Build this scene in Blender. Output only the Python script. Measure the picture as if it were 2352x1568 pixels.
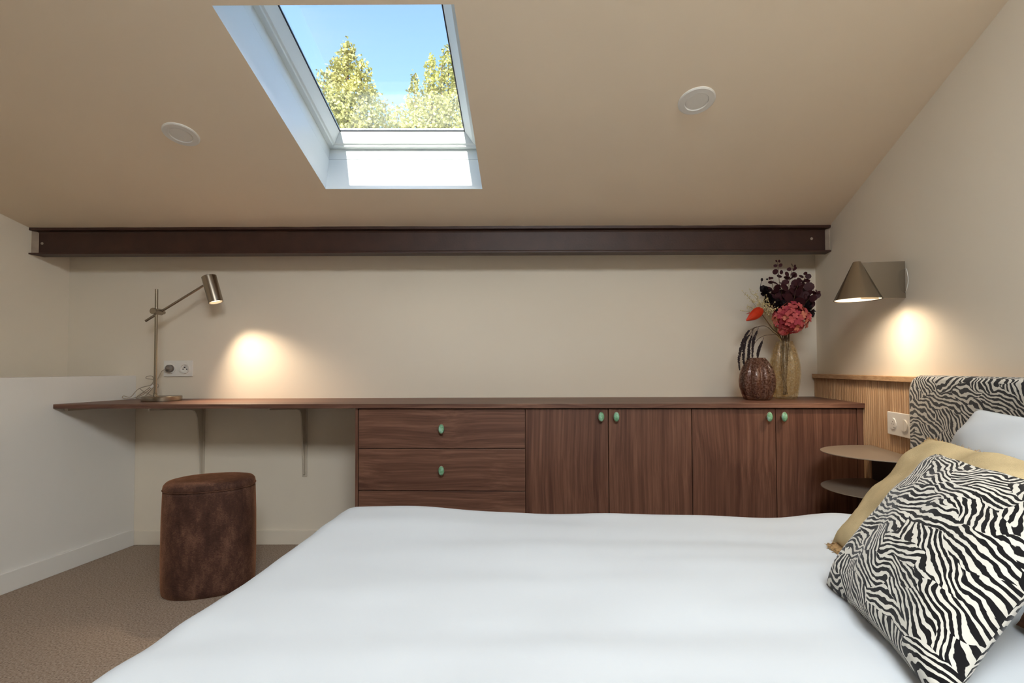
import bpy, bmesh, math, random
from mathutils import Vector, Matrix, noise
random.seed(7)
PI = math.pi
SC = bpy.context.scene
for o in list(bpy.data.objects):
    bpy.data.objects.remove(o)
COL = SC.collection

# ------------------------------------------------------------------ camera
FPX, CX, CY, HC = 1165.0, 1176.0, 815.0, 0.90
PITCH, ROLL = math.atan(30 / FPX), math.radians(0.2)
cam_d = bpy.data.cameras.new('camera')
cam_d.sensor_width = 36.0
cam_d.lens = 36.0 * FPX / 2352.0
cam_d.shift_y = (CY - 784.0) / 2352.0
cam_d.clip_start = 0.02
cam_d.clip_end = 500
cam = bpy.data.objects.new('camera', cam_d)
COL.objects.link(cam)
CF = Vector((0, math.cos(PITCH), math.sin(PITCH)))
CU0 = Vector((0, -math.sin(PITCH), math.cos(PITCH)))
CR0 = Vector((1, 0, 0))
CRT = CR0 * math.cos(ROLL) - CU0 * math.sin(ROLL)
CUP = CU0 * math.cos(ROLL) + CR0 * math.sin(ROLL)
CAM = Vector((0, 0, HC))
M = Matrix.Identity(4)
for i in range(3):
    M[i][0], M[i][1], M[i][2], M[i][3] = CRT[i], CUP[i], -CF[i], CAM[i]
cam.matrix_world = M
SC.camera = cam

# ------------------------------------------------------------------ room frame
D = 2.634            # back wall
SK = 0.1837          # the side walls run askew to the back wall
SLOPE = 0.274        # ceiling rise per metre towards the viewer
def xw(y): return 1.584 - SK * (D - y)        # right wall
def xl(y): return -2.308 - SK * (D - y)       # stair-side wall
def xp(y): return -1.949 - SK * (D - y)       # low parapet wall, inner face
def zc(y): return 1.590 + SLOPE * (2.445 - y) # ceiling
ANG = math.atan(SK)
WA = Vector((math.sin(ANG), math.cos(ANG), 0))    # along the side walls
WN = Vector((-math.cos(ANG), math.sin(ANG), 0))   # out of the right wall into the room
def RW(y, h, z):
    return Vector((xw(y), y, z)) + WN * h
def ray(x, y): return CF * FPX + CRT * (x - CX) - CUP * (y - CY)
def at_plane(x, y, p0, n):
    d = ray(x, y)
    return CAM + d * ((Vector(p0) - CAM).dot(Vector(n)) / d.dot(Vector(n)))
def atY(x, y, Y): return at_plane(x, y, (0, Y, 0), (0, 1, 0))
def atZ(x, y, Z): return at_plane(x, y, (0, 0, Z), (0, 0, 1))
CN = Vector((0, SLOPE, 1)).normalized()           # ceiling normal, up and out
CE = Vector((0, -1, SLOPE)).normalized()          # up the slope

# ------------------------------------------------------------------ light
TAN_SUN = 0.320
sun_dir = (-CN * 1.0 - CE * (1 / TAN_SUN) + Vector((1, 0, 0)) * 0.25).normalized()
sd = bpy.data.lights.new('sun', 'SUN')
sd.energy = 12.0
sd.angle = math.radians(0.5)
sd.color = (1.0, 0.95, 0.88)
so = bpy.data.objects.new('sun', sd)
COL.objects.link(so)
so.rotation_euler = sun_dir.to_track_quat('-Z', 'Y').to_euler()
so.location = (0, -6, 9)

W = bpy.data.worlds.new('sky')
SC.world = W
W.use_nodes = True
nt = W.node_tree
nt.nodes.clear()
bg = nt.nodes.new('ShaderNodeBackground')
ow = nt.nodes.new('ShaderNodeOutputWorld')
sk = nt.nodes.new('ShaderNodeTexSky')
sk.sky_type = 'NISHITA'
sk.sun_disc = False
sk.sun_elevation = math.asin(-sun_dir.z)
sk.sun_rotation = math.atan2(-sun_dir.x, -sun_dir.y)
sk.air_density = 1.0
sk.dust_density = 1.2
sk.ozone_density = 2.6
nt.links.new(sk.outputs[0], bg.inputs[0])
bg.inputs[1].default_value = 0.52
nt.links.new(bg.outputs[0], ow.inputs[0])

SC.view_settings.view_transform = 'Standard'
SC.view_settings.look = 'None'
SC.view_settings.gamma = 1.0
SC.view_settings.use_curve_mapping = False
SC.view_settings.exposure = 0.15
SC.cycles.caustics_reflective = False
SC.cycles.caustics_refractive = False
SC.cycles.adaptive_threshold = 0.02
SC.cycles.use_light_tree = False
SC.cycles.max_bounces = 7
SC.cycles.glossy_bounces = 3
SC.cycles.transmission_bounces = 2
SC.cycles.transparent_max_bounces = 10

# area light added to fill the room, set in an invented, unseen roof window
# behind the viewer; its pivoted sash and blind only back the light
W2 = dict(x0=-0.30, x1=0.85, y0=-0.95, y1=-0.05)
W2C = Vector(((W2['x0'] + W2['x1']) / 2, (W2['y0'] + W2['y1']) / 2, 0)); W2C.z = zc(W2C.y)
W2D = Vector((0, 0.62, -0.78)).normalized()       # added sash faces down and forward, aiming the fill at the back wall
ad = bpy.data.lights.new('added_roof_fill', 'AREA')
ad.shape = 'RECTANGLE'
ad.size, ad.size_y = 1.12, 0.62
ad.energy = 53.0
ad.color = (0.90, 0.96, 1.0)
ao = bpy.data.objects.new('added_roof_fill', ad)
COL.objects.link(ao)
ao.location = W2C + W2D * 0.03
ao.rotation_euler = W2D.to_track_quat('-Z', 'X').to_euler()
ad.size, ad.size_y = 0.62, 1.0

# ------------------------------------------------------------------ helpers
ORG = {}
def lin(c):
    c = c / 255.0
    return c / 12.92 if c <= 0.04045 else ((c + 0.055) / 1.055) ** 2.4
def rgb(r, g, b): return (lin(r), lin(g), lin(b), 1.0)

def tag(o, label=None, cat=None, group=None, kind=None):
    if label: o['label'] = label
    if cat: o['category'] = cat
    if group: o['group'] = group
    if kind: o['kind'] = kind
    return o
def thing(name, label, cat, loc=(0, 0, 0), group=None):
    o = bpy.data.objects.new(name, None)
    o.empty_display_size = 0.05
    COL.objects.link(o)
    o.location = loc
    ORG[o] = Vector(loc)
    return tag(o, label, cat, group)

class MB:
    def __init__(s):
        s.v, s.f, s.m, s.uv = [], [], [], {}
        s.mi = 0
    def add(s, vs, fs):
        k = len(s.v)
        s.v += [Vector(p) for p in vs]
        for f in fs:
            s.f.append([i + k for i in f]); s.m.append(s.mi)
        return k
    def box(s, a, b, T=None):
        x0, y0, z0 = a; x1, y1, z1 = b
        vs = [(x0,y0,z0),(x1,y0,z0),(x1,y1,z0),(x0,y1,z0),(x0,y0,z1),(x1,y0,z1),(x1,y1,z1),(x0,y1,z1)]
        if T: vs = [T(*p) for p in vs]
        s.add(vs, [(3,2,1,0),(4,5,6,7),(0,1,5,4),(1,2,6,5),(2,3,7,6),(3,0,4,7)])
        return s
    def prism(s, poly, ext):
        ext = Vector(ext); n = len(poly)
        vs = [Vector(p) for p in poly] + [Vector(p) + ext for p in poly]
        fs = [list(range(n))[::-1], list(range(n, 2*n))]
        fs += [(i, (i+1) % n, n + (i+1) % n, n + i) for i in range(n)]
        s.add(vs, fs)
        return s
    def tube(s, pts, r, seg=8, cap=True, closed=False):
        pts = [Vector(p) for p in pts]; n = len(pts)
        rs = r if isinstance(r, (list, tuple)) else [r] * n
        vs = []; prev = None
        for i, p in enumerate(pts):
            d = (pts[min(i+1, n-1)] - pts[max(i-1, 0)])
            d = d.normalized() if d.length > 1e-9 else Vector((0, 0, 1))
            if prev is None:
                a = Vector((0, 0, 1)) if abs(d.z) < 0.9 else Vector((1, 0, 0))
                e1 = d.cross(a).normalized()
            else:
                e1 = (prev - d * prev.dot(d))
                e1 = e1.normalized() if e1.length > 1e-6 else d.orthogonal().normalized()
            prev = e1
            e2 = d.cross(e1)
            for k in range(seg):
                t = 2 * PI * k / seg
                vs.append(p + (e1 * math.cos(t) + e2 * math.sin(t)) * rs[i])
        fs = []
        for i in range(n - 1):
            for k in range(seg):
                fs.append((i*seg + k, i*seg + (k+1) % seg, (i+1)*seg + (k+1) % seg, (i+1)*seg + k))
        if cap:
            fs.append(list(range(seg))[::-1]); fs.append(list(range((n-1)*seg, n*seg)))
        s.add(vs, fs)
        return s
    def lathe(s, prof, c, seg=48, fr=None, T=None, cap0=True, cap1=True):
        # prof: list of (r, z); fr(theta, i) multiplies the radius
        c = Vector(c); vs = []; n = len(prof)
        for i, (r, z) in enumerate(prof):
            for k in range(seg):
                t = 2 * PI * k / seg
                q = r * (fr(t, i) if fr else 1)
                p = Vector((q * math.cos(t), q * math.sin(t), z))
                vs.append(c + (T @ p if T else p))
        fs = []
        for i in range(n - 1):
            for k in range(seg):
                fs.append((i*seg + k, i*seg + (k+1) % seg, (i+1)*seg + (k+1) % seg, (i+1)*seg + k))
        if cap0: fs.append(list(range(seg))[::-1])
        if cap1: fs.append(list(range((n-1)*seg, n*seg)))
        s.add(vs, fs)
        return s
    def ball(s, c, r, seg=10, rings=6, sc=(1, 1, 1), T=None):
        prof = [(math.sin(PI * i / rings) * r + 1e-5, -math.cos(PI * i / rings) * r) for i in range(rings + 1)]
        c = Vector(c); k0 = len(s.v)
        s.lathe(prof, (0, 0, 0), seg)
        for i in range(k0, len(s.v)):
            p = Vector((s.v[i].x * sc[0], s.v[i].y * sc[1], s.v[i].z * sc[2]))
            s.v[i] = c + (T @ p if T else p)
        return s
    def build(s, name, mat, parent=None, smooth=False, bevel=0.0, seg=2, origin=None, uv=None, recalc=True):
        me = bpy.data.meshes.new(name)
        org = Vector(origin) if origin is not None else (ORG[parent] if parent else Vector((0, 0, 0)))
        me.from_pydata([tuple(p - org) for p in s.v], [], s.f)
        mats = mat if isinstance(mat, (list, tuple)) else [mat]
        for m in mats: me.materials.append(m)
        for p, mi in zip(me.polygons, s.m):
            p.material_index = mi
            p.use_smooth = smooth
        if uv:
            l = me.uv_layers.new(name='UVMap')
            for lp in me.loops:
                l.data[lp.index].uv = uv[lp.vertex_index]
        me.update()
        if recalc:
            bm = bmesh.new(); bm.from_mesh(me)
            bmesh.ops.recalc_face_normals(bm, faces=bm.faces)
            bm.to_mesh(me); bm.free()
        o = bpy.data.objects.new(name, me)
        COL.objects.link(o)
        if parent:
            o.parent = parent
            o.location = org - ORG[parent]
        else:
            o.location = org
        ORG[o] = org
        if smooth and not bevel:
            pass
        if bevel:
            b = o.modifiers.new('bevel', 'BEVEL'); b.width = bevel; b.segments = seg
            b.limit_method = 'ANGLE'; b.angle_limit = math.radians(35)
            if smooth is False:
                b.harden_normals = False
        return o
def smooth_angle(o, deg=40):
    me = o.data
    me.shade_smooth()
    bm = bmesh.new(); bm.from_mesh(me)
    for e in bm.edges:
        if len(e.link_faces) == 2 and e.calc_face_angle(0) > math.radians(deg):
            e.smooth = False
    bm.to_mesh(me); bm.free()
    return o
def put(name, mesh, mat_slot, parent, M4):
    o = bpy.data.objects.new(name, mesh)
    COL.objects.link(o)
    o.parent = parent
    o.matrix_local = Matrix.Translation(-ORG[parent]) @ M4
    return o
def curve_pts(pts, n=8):
    # Catmull-Rom through pts
    P = [Vector(p) for p in pts]; out = []
    for i in range(len(P) - 1):
        p0, p1, p2, p3 = P[max(i-1, 0)], P[i], P[i+1], P[min(i+2, len(P)-1)]
        for k in range(n):
            t = k / n
            out.append(0.5 * ((2*p1) + (p2-p0)*t + (2*p0-5*p1+4*p2-p3)*t*t + (3*p1-p0-3*p2+p3)*t**3))
    out.append(P[-1])
    return out

# ------------------------------------------------------------------ materials
def newmat(name):
    m = bpy.data.materials.new(name); m.use_nodes = True
    n = m.node_tree; b = n.nodes['Principled BSDF']
    return m, n, b
def N(n, typ, **kw):
    x = n.nodes.new(typ)
    for k, v in kw.items(): setattr(x, k, v)
    return x
def ramp(n, stops):
    r = n.nodes.new('ShaderNodeValToRGB')
    e = r.color_ramp.elements
    while len(e) > 1: e.remove(e[-1])
    e[0].position, e[0].color = stops[0]
    for p, c in stops[1:]:
        x = e.new(p); x.color = c
    return r
def plain(name, c, rough=0.5, metal=0.0, bump=0.0, bscale=200.0, var=0.0, vscale=4.0, spec=0.5):
    m, n, b = newmat(name)
    b.inputs['Base Color'].default_value = c
    b.inputs['Roughness'].default_value = rough
    b.inputs['Metallic'].default_value = metal
    b.inputs['Specular IOR Level'].default_value = spec
    tc = N(n, 'ShaderNodeTexCoord')
    if var:
        t = N(n, 'ShaderNodeTexNoise'); t.inputs['Scale'].default_value = vscale; t.inputs['Detail'].default_value = 4
        n.links.new(tc.outputs['Object'], t.inputs['Vector'])
        lo = tuple(x * (1 - var) for x in c[:3]) + (1,); hi = tuple(min(1, x * (1 + var)) for x in c[:3]) + (1,)
        r = ramp(n, [(0.3, lo), (0.7, hi)])
        n.links.new(t.outputs['Fac'], r.inputs[0]); n.links.new(r.outputs[0], b.inputs['Base Color'])
    if bump:
        t = N(n, 'ShaderNodeTexNoise'); t.inputs['Scale'].default_value = bscale; t.inputs['Detail'].default_value = 3
        n.links.new(tc.outputs['Object'], t.inputs['Vector'])
        bp = N(n, 'ShaderNodeBump'); bp.inputs['Strength'].default_value = bump; bp.inputs['Distance'].default_value = 0.002
        n.links.new(t.outputs['Fac'], bp.inputs['Height']); n.links.new(bp.outputs[0], b.inputs['Normal'])
    return m
def wood(name, axis, dark, mid, light, scale=(1.6, 75.0), rough=0.45, spec=0.35):
    m, n, b = newmat(name)
    tc = N(n, 'ShaderNodeTexCoord'); oi = N(n, 'ShaderNodeObjectInfo')
    mul = N(n, 'ShaderNodeVectorMath', operation='SCALE'); mul.inputs[0].default_value = (7.3, 3.1, 5.7)
    n.links.new(oi.outputs['Random'], mul.inputs['Scale'])
    ad_ = N(n, 'ShaderNodeVectorMath', operation='ADD')
    n.links.new(tc.outputs['Object'], ad_.inputs[0]); n.links.new(mul.outputs[0], ad_.inputs[1])
    # slow wander of the grain
    wn = N(n, 'ShaderNodeTexNoise'); wn.inputs['Scale'].default_value = 2.2; wn.inputs['Detail'].default_value = 1
    n.links.new(ad_.outputs[0], wn.inputs['Vector'])
    ws = N(n, 'ShaderNodeVectorMath', operation='SCALE'); ws.inputs['Scale'].default_value = 0.05
    n.links.new(wn.outputs['Color'], ws.inputs[0])
    a2 = N(n, 'ShaderNodeVectorMath', operation='ADD')
    n.links.new(ad_.outputs[0], a2.inputs[0]); n.links.new(ws.outputs[0], a2.inputs[1])
    def layer(k, det):
        mp = N(n, 'ShaderNodeMapping')
        s = [scale[1] * k] * 3; s[axis] = scale[0] * k
        mp.inputs['Scale'].default_value = s
        n.links.new(a2.outputs[0], mp.inputs['Vector'])
        t = N(n, 'ShaderNodeTexNoise'); t.inputs['Scale'].default_value = 1.0; t.inputs['Detail'].default_value = det
        t.inputs['Roughness'].default_value = 0.65
        n.links.new(mp.outputs[0], t.inputs['Vector'])
        return t
    t1, t2 = layer(1.0, 4), layer(0.28, 2)
    mx = N(n, 'ShaderNodeMath', operation='ADD'); 
    h = N(n, 'ShaderNodeMath', operation='MULTIPLY'); h.inputs[1].default_value = 0.6
    h2 = N(n, 'ShaderNodeMath', operation='MULTIPLY'); h2.inputs[1].default_value = 0.4
    n.links.new(t1.outputs['Fac'], h.inputs[0]); n.links.new(t2.outputs['Fac'], h2.inputs[0])
    n.links.new(h.outputs[0], mx.inputs[0]); n.links.new(h2.outputs[0], mx.inputs[1])
    r = ramp(n, [(0.36, dark), (0.5, mid), (0.66, light)])
    n.links.new(mx.outputs[0], r.inputs[0]); n.links.new(r.outputs[0], b.inputs['Base Color'])
    b.inputs['Roughness'].default_value = rough
    b.inputs['Specular IOR Level'].default_value = spec
    return m
def zebra(name):
    m, n, b = newmat(name)
    uv = N(n, 'ShaderNodeUVMap')
    w = N(n, 'ShaderNodeTexNoise'); w.inputs['Scale'].default_value = 13; w.inputs['Detail'].default_value = 1.5
    n.links.new(uv.outputs[0], w.inputs['Vector'])
    sb = N(n, 'ShaderNodeVectorMath', operation='SUBTRACT'); sb.inputs[1].default_value = (0.5, 0.5, 0.5)
    n.links.new(w.outputs['Color'], sb.inputs[0])
    sc = N(n, 'ShaderNodeVectorMath', operation='SCALE'); sc.inputs['Scale'].default_value = 0.07
    n.links.new(sb.outputs[0], sc.inputs[0])
    ad_ = N(n, 'ShaderNodeVectorMath', operation='ADD')
    n.links.new(uv.outputs[0], ad_.inputs[0]); n.links.new(sc.outputs[0], ad_.inputs[1])
    # elongated patches, each with its own stripe direction
    mp = N(n, 'ShaderNodeMapping'); mp.inputs['Rotation'].default_value = (0, 0, 0.9); mp.inputs['Scale'].default_value = (9, 17, 1)
    n.links.new(ad_.outputs[0], mp.inputs['Vector'])
    v = N(n, 'ShaderNodeTexVoronoi', voronoi_dimensions='2D'); v.inputs['Scale'].default_value = 1.0; v.inputs['Randomness'].default_value = 0.8
    n.links.new(mp.outputs[0], v.inputs['Vector'])
    sx = N(n, 'ShaderNodeSeparateXYZ'); n.links.new(v.outputs['Color'], sx.inputs[0])
    an = N(n, 'ShaderNodeMapRange'); an.inputs['To Min'].default_value = 0.15; an.inputs['To Max'].default_value = 2.1
    n.links.new(sx.outputs[0], an.inputs['Value'])
    cs = N(n, 'ShaderNodeMath', operation='COSINE'); sn = N(n, 'ShaderNodeMath', operation='SINE')
    n.links.new(an.outputs[0], cs.inputs[0]); n.links.new(an.outputs[0], sn.inputs[0])
    sp = N(n, 'ShaderNodeSeparateXYZ'); n.links.new(ad_.outputs[0], sp.inputs[0])
    m1 = N(n, 'ShaderNodeMath', operation='MULTIPLY'); m2 = N(n, 'ShaderNodeMath', operation='MULTIPLY')
    n.links.new(sp.outputs[0], m1.inputs[0]); n.links.new(cs.outputs[0], m1.inputs[1])
    n.links.new(sp.outputs[1], m2.inputs[0]); n.links.new(sn.outputs[0], m2.inputs[1])
    s = N(n, 'ShaderNodeMath', operation='ADD'); n.links.new(m1.outputs[0], s.inputs[0]); n.links.new(m2.outputs[0], s.inputs[1])
    fr = N(n, 'ShaderNodeMath', operation='MULTIPLY'); fr.inputs[1].default_value = 2 * PI / 0.0138
    n.links.new(s.outputs[0], fr.inputs[0])
    w2 = N(n, 'ShaderNodeTexNoise'); w2.inputs['Scale'].default_value = 60; w2.inputs['Detail'].default_value = 2
    n.links.new(uv.outputs[0], w2.inputs['Vector'])
    w3 = N(n, 'ShaderNodeMath', operation='MULTIPLY'); w3.inputs[1].default_value = 4.0
    n.links.new(w2.outputs['Fac'], w3.inputs[0])
    ph = N(n, 'ShaderNodeMath', operation='ADD'); n.links.new(fr.outputs[0], ph.inputs[0]); n.links.new(w3.outputs[0], ph.inputs[1])
    si = N(n, 'ShaderNodeMath', operation='SINE'); n.links.new(ph.outputs[0], si.inputs[0])
    # uneven stripe width
    w4 = N(n, 'ShaderNodeTexNoise'); w4.inputs['Scale'].default_value = 45; w4.inputs['Detail'].default_value = 1
    n.links.new(uv.outputs[0], w4.inputs['Vector'])
    w5 = N(n, 'ShaderNodeMath', operation='MULTIPLY_ADD'); w5.inputs[1].default_value = 2.4; w5.inputs[2].default_value = -1.2
    n.links.new(w4.outputs['Fac'], w5.inputs[0])
    t = N(n, 'ShaderNodeMath', operation='ADD'); n.links.new(si.outputs[0], t.inputs[0]); n.links.new(w5.outputs[0], t.inputs[1])
    mr = N(n, 'ShaderNodeMapRange'); mr.inputs['From Min'].default_value = 0.0; mr.inputs['From Max'].default_value = 0.18
    n.links.new(t.outputs[0], mr.inputs['Value'])
    r = ramp(n, [(0.0, rgb(13, 10, 12)), (1.0, rgb(216, 211, 200))])
    n.links.new(mr.outputs[0], r.inputs[0]); n.links.new(r.outputs[0], b.inputs['Base Color'])
    b.inputs['Roughness'].default_value = 0.85
    b.inputs['Specular IOR Level'].default_value = 0.2
    b.inputs['Sheen Weight'].default_value = 0.15
    return m

MAT = {}
MAT['wall'] = plain('wall_paint', rgb(236, 225, 207), 0.75, var=0.015, vscale=2, spec=0.25)
MAT['ceiling'] = plain('ceiling_paint', rgb(248, 230, 205), 0.7, var=0.015, vscale=2, spec=0.2)
MAT['parapet'] = plain('parapet_paint', rgb(236, 232, 225), 0.7, var=0.01, vscale=2, spec=0.25)
MAT['white_lacquer'] = plain('white_lacquer', rgb(232, 236, 234), 0.35, var=0.01)
MAT['white_plastic'] = plain('white_plastic', rgb(236, 232, 224), 0.3, var=0.01)
MAT['light_diffuser'] = plain('light_diffuser', rgb(240, 236, 228), 0.5, var=0.01)
MAT['dark_hole'] = plain('dark_hole', rgb(30, 24, 20), 0.6)
MAT['grey_plug'] = plain('grey_plug', rgb(120, 112, 104), 0.35)
MAT['black_rubber'] = plain('black_gasket', rgb(24, 30, 36), 0.4)
MAT['beam'] = plain('brown_steel_paint', rgb(62, 36, 26), 0.5, bump=0.25, bscale=120, var=0.18, vscale=14)
MAT['mortar'] = plain('mortar', rgb(176, 158, 140), 0.9, bump=0.8, bscale=90, var=0.12, vscale=20)
MAT['wood_x'] = wood('walnut_horizontal', 0, rgb(84, 54, 43), rgb(108, 75, 60), rgb(136, 99, 80), scale=(1.8, 95))
MAT['wood_z'] = wood('walnut_vertical', 2, rgb(82, 52, 41), rgb(105, 71, 56), rgb(130, 93, 74), scale=(1.4, 95))
MAT['oak'] = wood('oak', 2, rgb(164, 128, 94), rgb(188, 151, 114), rgb(208, 174, 138), scale=(3, 120), rough=0.6)
MAT['oak_y'] = wood('oak_rail', 1, rgb(168, 130, 94), rgb(190, 152, 114), rgb(208, 174, 136), scale=(3, 120), rough=0.6)
MAT['zebra'] = zebra('zebra_velvet')
MAT['linen'] = plain('white_cotton', rgb(208, 213, 218), 0.85, var=0.01, vscale=3, spec=0.2)
MAT['cream_fur'] = plain('cream_plush', rgb(206, 184, 142), 0.95, bump=1.0, bscale=500, var=0.10, vscale=18, spec=0.1)
MAT['fringe'] = plain('sand_boucle', rgb(176, 142, 100), 0.95, bump=1.0, bscale=420, var=0.25, vscale=120, spec=0.1)
MAT['bracket'] = plain('bracket_paint', rgb(206, 194, 176), 0.5, var=0.01)
MAT['taupe_metal'] = plain('taupe_metal', rgb(134, 119, 103), 0.45, var=0.02, vscale=3)
MAT['charcoal_metal'] = plain('charcoal_metal', rgb(56, 50, 46), 0.5)
MAT['bed_base'] = plain('bed_base_fabric', rgb(70, 60, 54), 0.9, bump=0.3, bscale=300)
def brushed(name, c, rough=0.3):
    m, n, b = newmat(name)
    b.inputs['Base Color'].default_value = c
    b.inputs['Metallic'].default_value = 1.0
    tc = N(n, 'ShaderNodeTexCoord'); mp = N(n, 'ShaderNodeMapping'); mp.inputs['Scale'].default_value = (500, 500, 6)
    n.links.new(tc.outputs['Object'], mp.inputs['Vector'])
    t = N(n, 'ShaderNodeTexNoise'); t.inputs['Scale'].default_value = 1; t.inputs['Detail'].default_value = 2
    n.links.new(mp.outputs[0], t.inputs['Vector'])
    r = N(n, 'ShaderNodeMapRange'); r.inputs['To Min'].default_value = rough - 0.02; r.inputs['To Max'].default_value = rough + 0.04
    n.links.new(t.outputs['Fac'], r.inputs['Value']); n.links.new(r.outputs[0], b.inputs['Roughness'])
    tg = N(n, 'ShaderNodeTangent', direction_type='RADIAL', axis='Z')
    n.links.new(tg.outputs[0], b.inputs['Tangent'])
    b.inputs['Anisotropic'].default_value = 0.6
    return m
MAT['nickel'] = brushed('brushed_nickel', rgb(156, 145, 130), 0.24)
def carpet():
    m, n, b = newmat('carpet')
    tc = N(n, 'ShaderNodeTexCoord')
    t = N(n, 'ShaderNodeTexNoise'); t.inputs['Scale'].default_value = 170; t.inputs['Detail'].default_value = 3
    n.links.new(tc.outputs['Object'], t.inputs['Vector'])
    r = ramp(n, [(0.3, rgb(134, 116, 101)), (0.5, rgb(168, 149, 132)), (0.72, rgb(190, 172, 155))])
    n.links.new(t.outputs['Fac'], r.inputs[0]); n.links.new(r.outputs[0], b.inputs['Base Color'])
    b.inputs['Roughness'].default_value = 1.0; b.inputs['Specular IOR Level'].default_value = 0.05
    bp = N(n, 'ShaderNodeBump'); bp.inputs['Strength'].default_value = 0.9; bp.inputs['Distance'].default_value = 0.006
    n.links.new(t.outputs['Fac'], bp.inputs['Height']); n.links.new(bp.outputs[0], b.inputs['Normal'])
    return m
MAT['carpet'] = carpet()
def velvet():
    m, n, b = newmat('brown_velvet')
    tc = N(n, 'ShaderNodeTexCoord')
    t = N(n, 'ShaderNodeTexNoise'); t.inputs['Scale'].default_value = 14; t.inputs['Detail'].default_value = 6; t.inputs['Roughness'].default_value = 0.7
    mp = N(n, 'ShaderNodeMapping'); mp.inputs['Scale'].default_value = (1, 1, 0.5)
    n.links.new(tc.outputs['Object'], mp.inputs['Vector']); n.links.new(mp.outputs[0], t.inputs['Vector'])
    t2 = N(n, 'ShaderNodeTexNoise'); t2.inputs['Scale'].default_value = 1; t2.inputs['Detail'].default_value = 2
    mp2 = N(n, 'ShaderNodeMapping'); mp2.inputs['Scale'].default_value = (160, 160, 500)
    n.links.new(tc.outputs['Object'], mp2.inputs['Vector']); n.links.new(mp2.outputs[0], t2.inputs['Vector'])
    mx = N(n, 'ShaderNodeMath', operation='MULTIPLY_ADD'); mx.inputs[1].default_value = 0.45
    n.links.new(t2.outputs['Fac'], mx.inputs[0]); n.links.new(t.outputs['Fac'], mx.inputs[2])
    r = ramp(n, [(0.5, rgb(54, 36, 30)), (0.72, rgb(80, 54, 44)), (0.95, rgb(122, 88, 72))])
    n.links.new(mx.outputs[0], r.inputs[0]); n.links.new(r.outputs[0], b.inputs['Base Color'])
    b.inputs['Roughness'].default_value = 0.8; b.inputs['Specular IOR Level'].default_value = 0.2
    b.inputs['Sheen Weight'].default_value = 0.5; b.inputs['Sheen Tint'].default_value = rgb(220, 150, 105)
    b.inputs['Sheen Roughness'].default_value = 0.4
    bp = N(n, 'ShaderNodeBump'); bp.inputs['Strength'].default_value = 0.4; bp.inputs['Distance'].default_value = 0.002
    n.links.new(mx.outputs[0], bp.inputs['Height']); n.links.new(bp.outputs[0], b.inputs['Normal'])
    return m
MAT['velvet'] = velvet()
def pane_glass():
    m, n, b = newmat('window_glass')
    n.nodes.remove(b)
    out = n.nodes['Material Output']
    tr = N(n, 'ShaderNodeBsdfTransparent'); tr.inputs[0].default_value = (0.97, 0.99, 0.98, 1)
    gl = N(n, 'ShaderNodeBsdfGlossy'); gl.inputs['Roughness'].default_value = 0.0
    lw = N(n, 'ShaderNodeLayerWeight'); lw.inputs['Blend'].default_value = 0.5
    pw_ = N(n, 'ShaderNodeMath', operation='POWER'); pw_.inputs[1].default_value = 4.0
    n.links.new(lw.outputs['Facing'], pw_.inputs[0])
    ml = N(n, 'ShaderNodeMath', operation='MULTIPLY_ADD'); ml.inputs[1].default_value = 0.9; ml.inputs[2].default_value = 0.10  # double glazing
    n.links.new(pw_.outputs[0], ml.inputs[0])
    mx = N(n, 'ShaderNodeMixShader'); n.links.new(ml.outputs[0], mx.inputs[0])
    n.links.new(tr.outputs[0], mx.inputs[1]); n.links.new(gl.outputs[0], mx.inputs[2])
    n.links.new(mx.outputs[0], out.inputs['Surface'])
    return m
MAT['glass'] = pane_glass()
def vase_glass(name, tint, speck, thick):
    m, n, b = newmat(name)
    out = n.nodes['Material Output']
    tc = N(n, 'ShaderNodeTexCoord')
    v = N(n, 'ShaderNodeTexVoronoi', feature='DISTANCE_TO_EDGE'); v.inputs['Scale'].default_value = 190
    n.links.new(tc.outputs['Object'], v.inputs['Vector'])
    t = N(n, 'ShaderNodeTexNoise'); t.inputs['Scale'].default_value = 150; t.inputs['Detail'].default_value = 3
    n.links.new(tc.outputs['Object'], t.inputs['Vector'])
    bp = N(n, 'ShaderNodeBump'); bp.inputs['Strength'].default_value = 0.8; bp.inputs['Distance'].default_value = 0.002
    n.links.new(t.outputs['Fac'], bp.inputs['Height'])
    b.inputs['Base Color'].default_value = speck
    b.inputs['Roughness'].default_value = 0.10
    b.inputs['Specular IOR Level'].default_value = 0.9
    b.inputs['Coat Weight'].default_value = 0.6
    n.links.new(bp.outputs[0], b.inputs['Normal'])
    tr = N(n, 'ShaderNodeBsdfTransparent'); tr.inputs[0].default_value = tint
    r = N(n, 'ShaderNodeMapRange'); r.inputs['From Min'].default_value = 0.42; r.inputs['From Max'].default_value = 0.62
    r.inputs['To Min'].default_value = thick[0]; r.inputs['To Max'].default_value = thick[1]
    n.links.new(t.outputs['Fac'], r.inputs['Value'])
    mx = N(n, 'ShaderNodeMixShader'); n.links.new(r.outputs[0], mx.inputs[0])
    n.links.new(tr.outputs[0], mx.inputs[1]); n.links.new(b.outputs[0], mx.inputs[2])
    n.links.new(mx.outputs[0], out.inputs['Surface'])
    return m
MAT['vase_brown'] = vase_glass('smoked_brown_glass', rgb(214, 192, 180), rgb(138, 108, 94), (0.10, 0.46))
MAT['vase_gold'] = vase_glass('golden_crackle_glass', rgb(250, 245, 234), rgb(204, 184, 148), (0.02, 0.30))
def emit(name, c, s):
    m, n, b = newmat(name)
    b.inputs['Base Color'].default_value = c
    b.inputs['Emission Color'].default_value = c
    b.inputs['Emission Strength'].default_value = s
    return m
MAT['bulb'] = emit('lit_bulb', (1.0, 0.84, 0.62, 1), 3.0)
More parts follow.
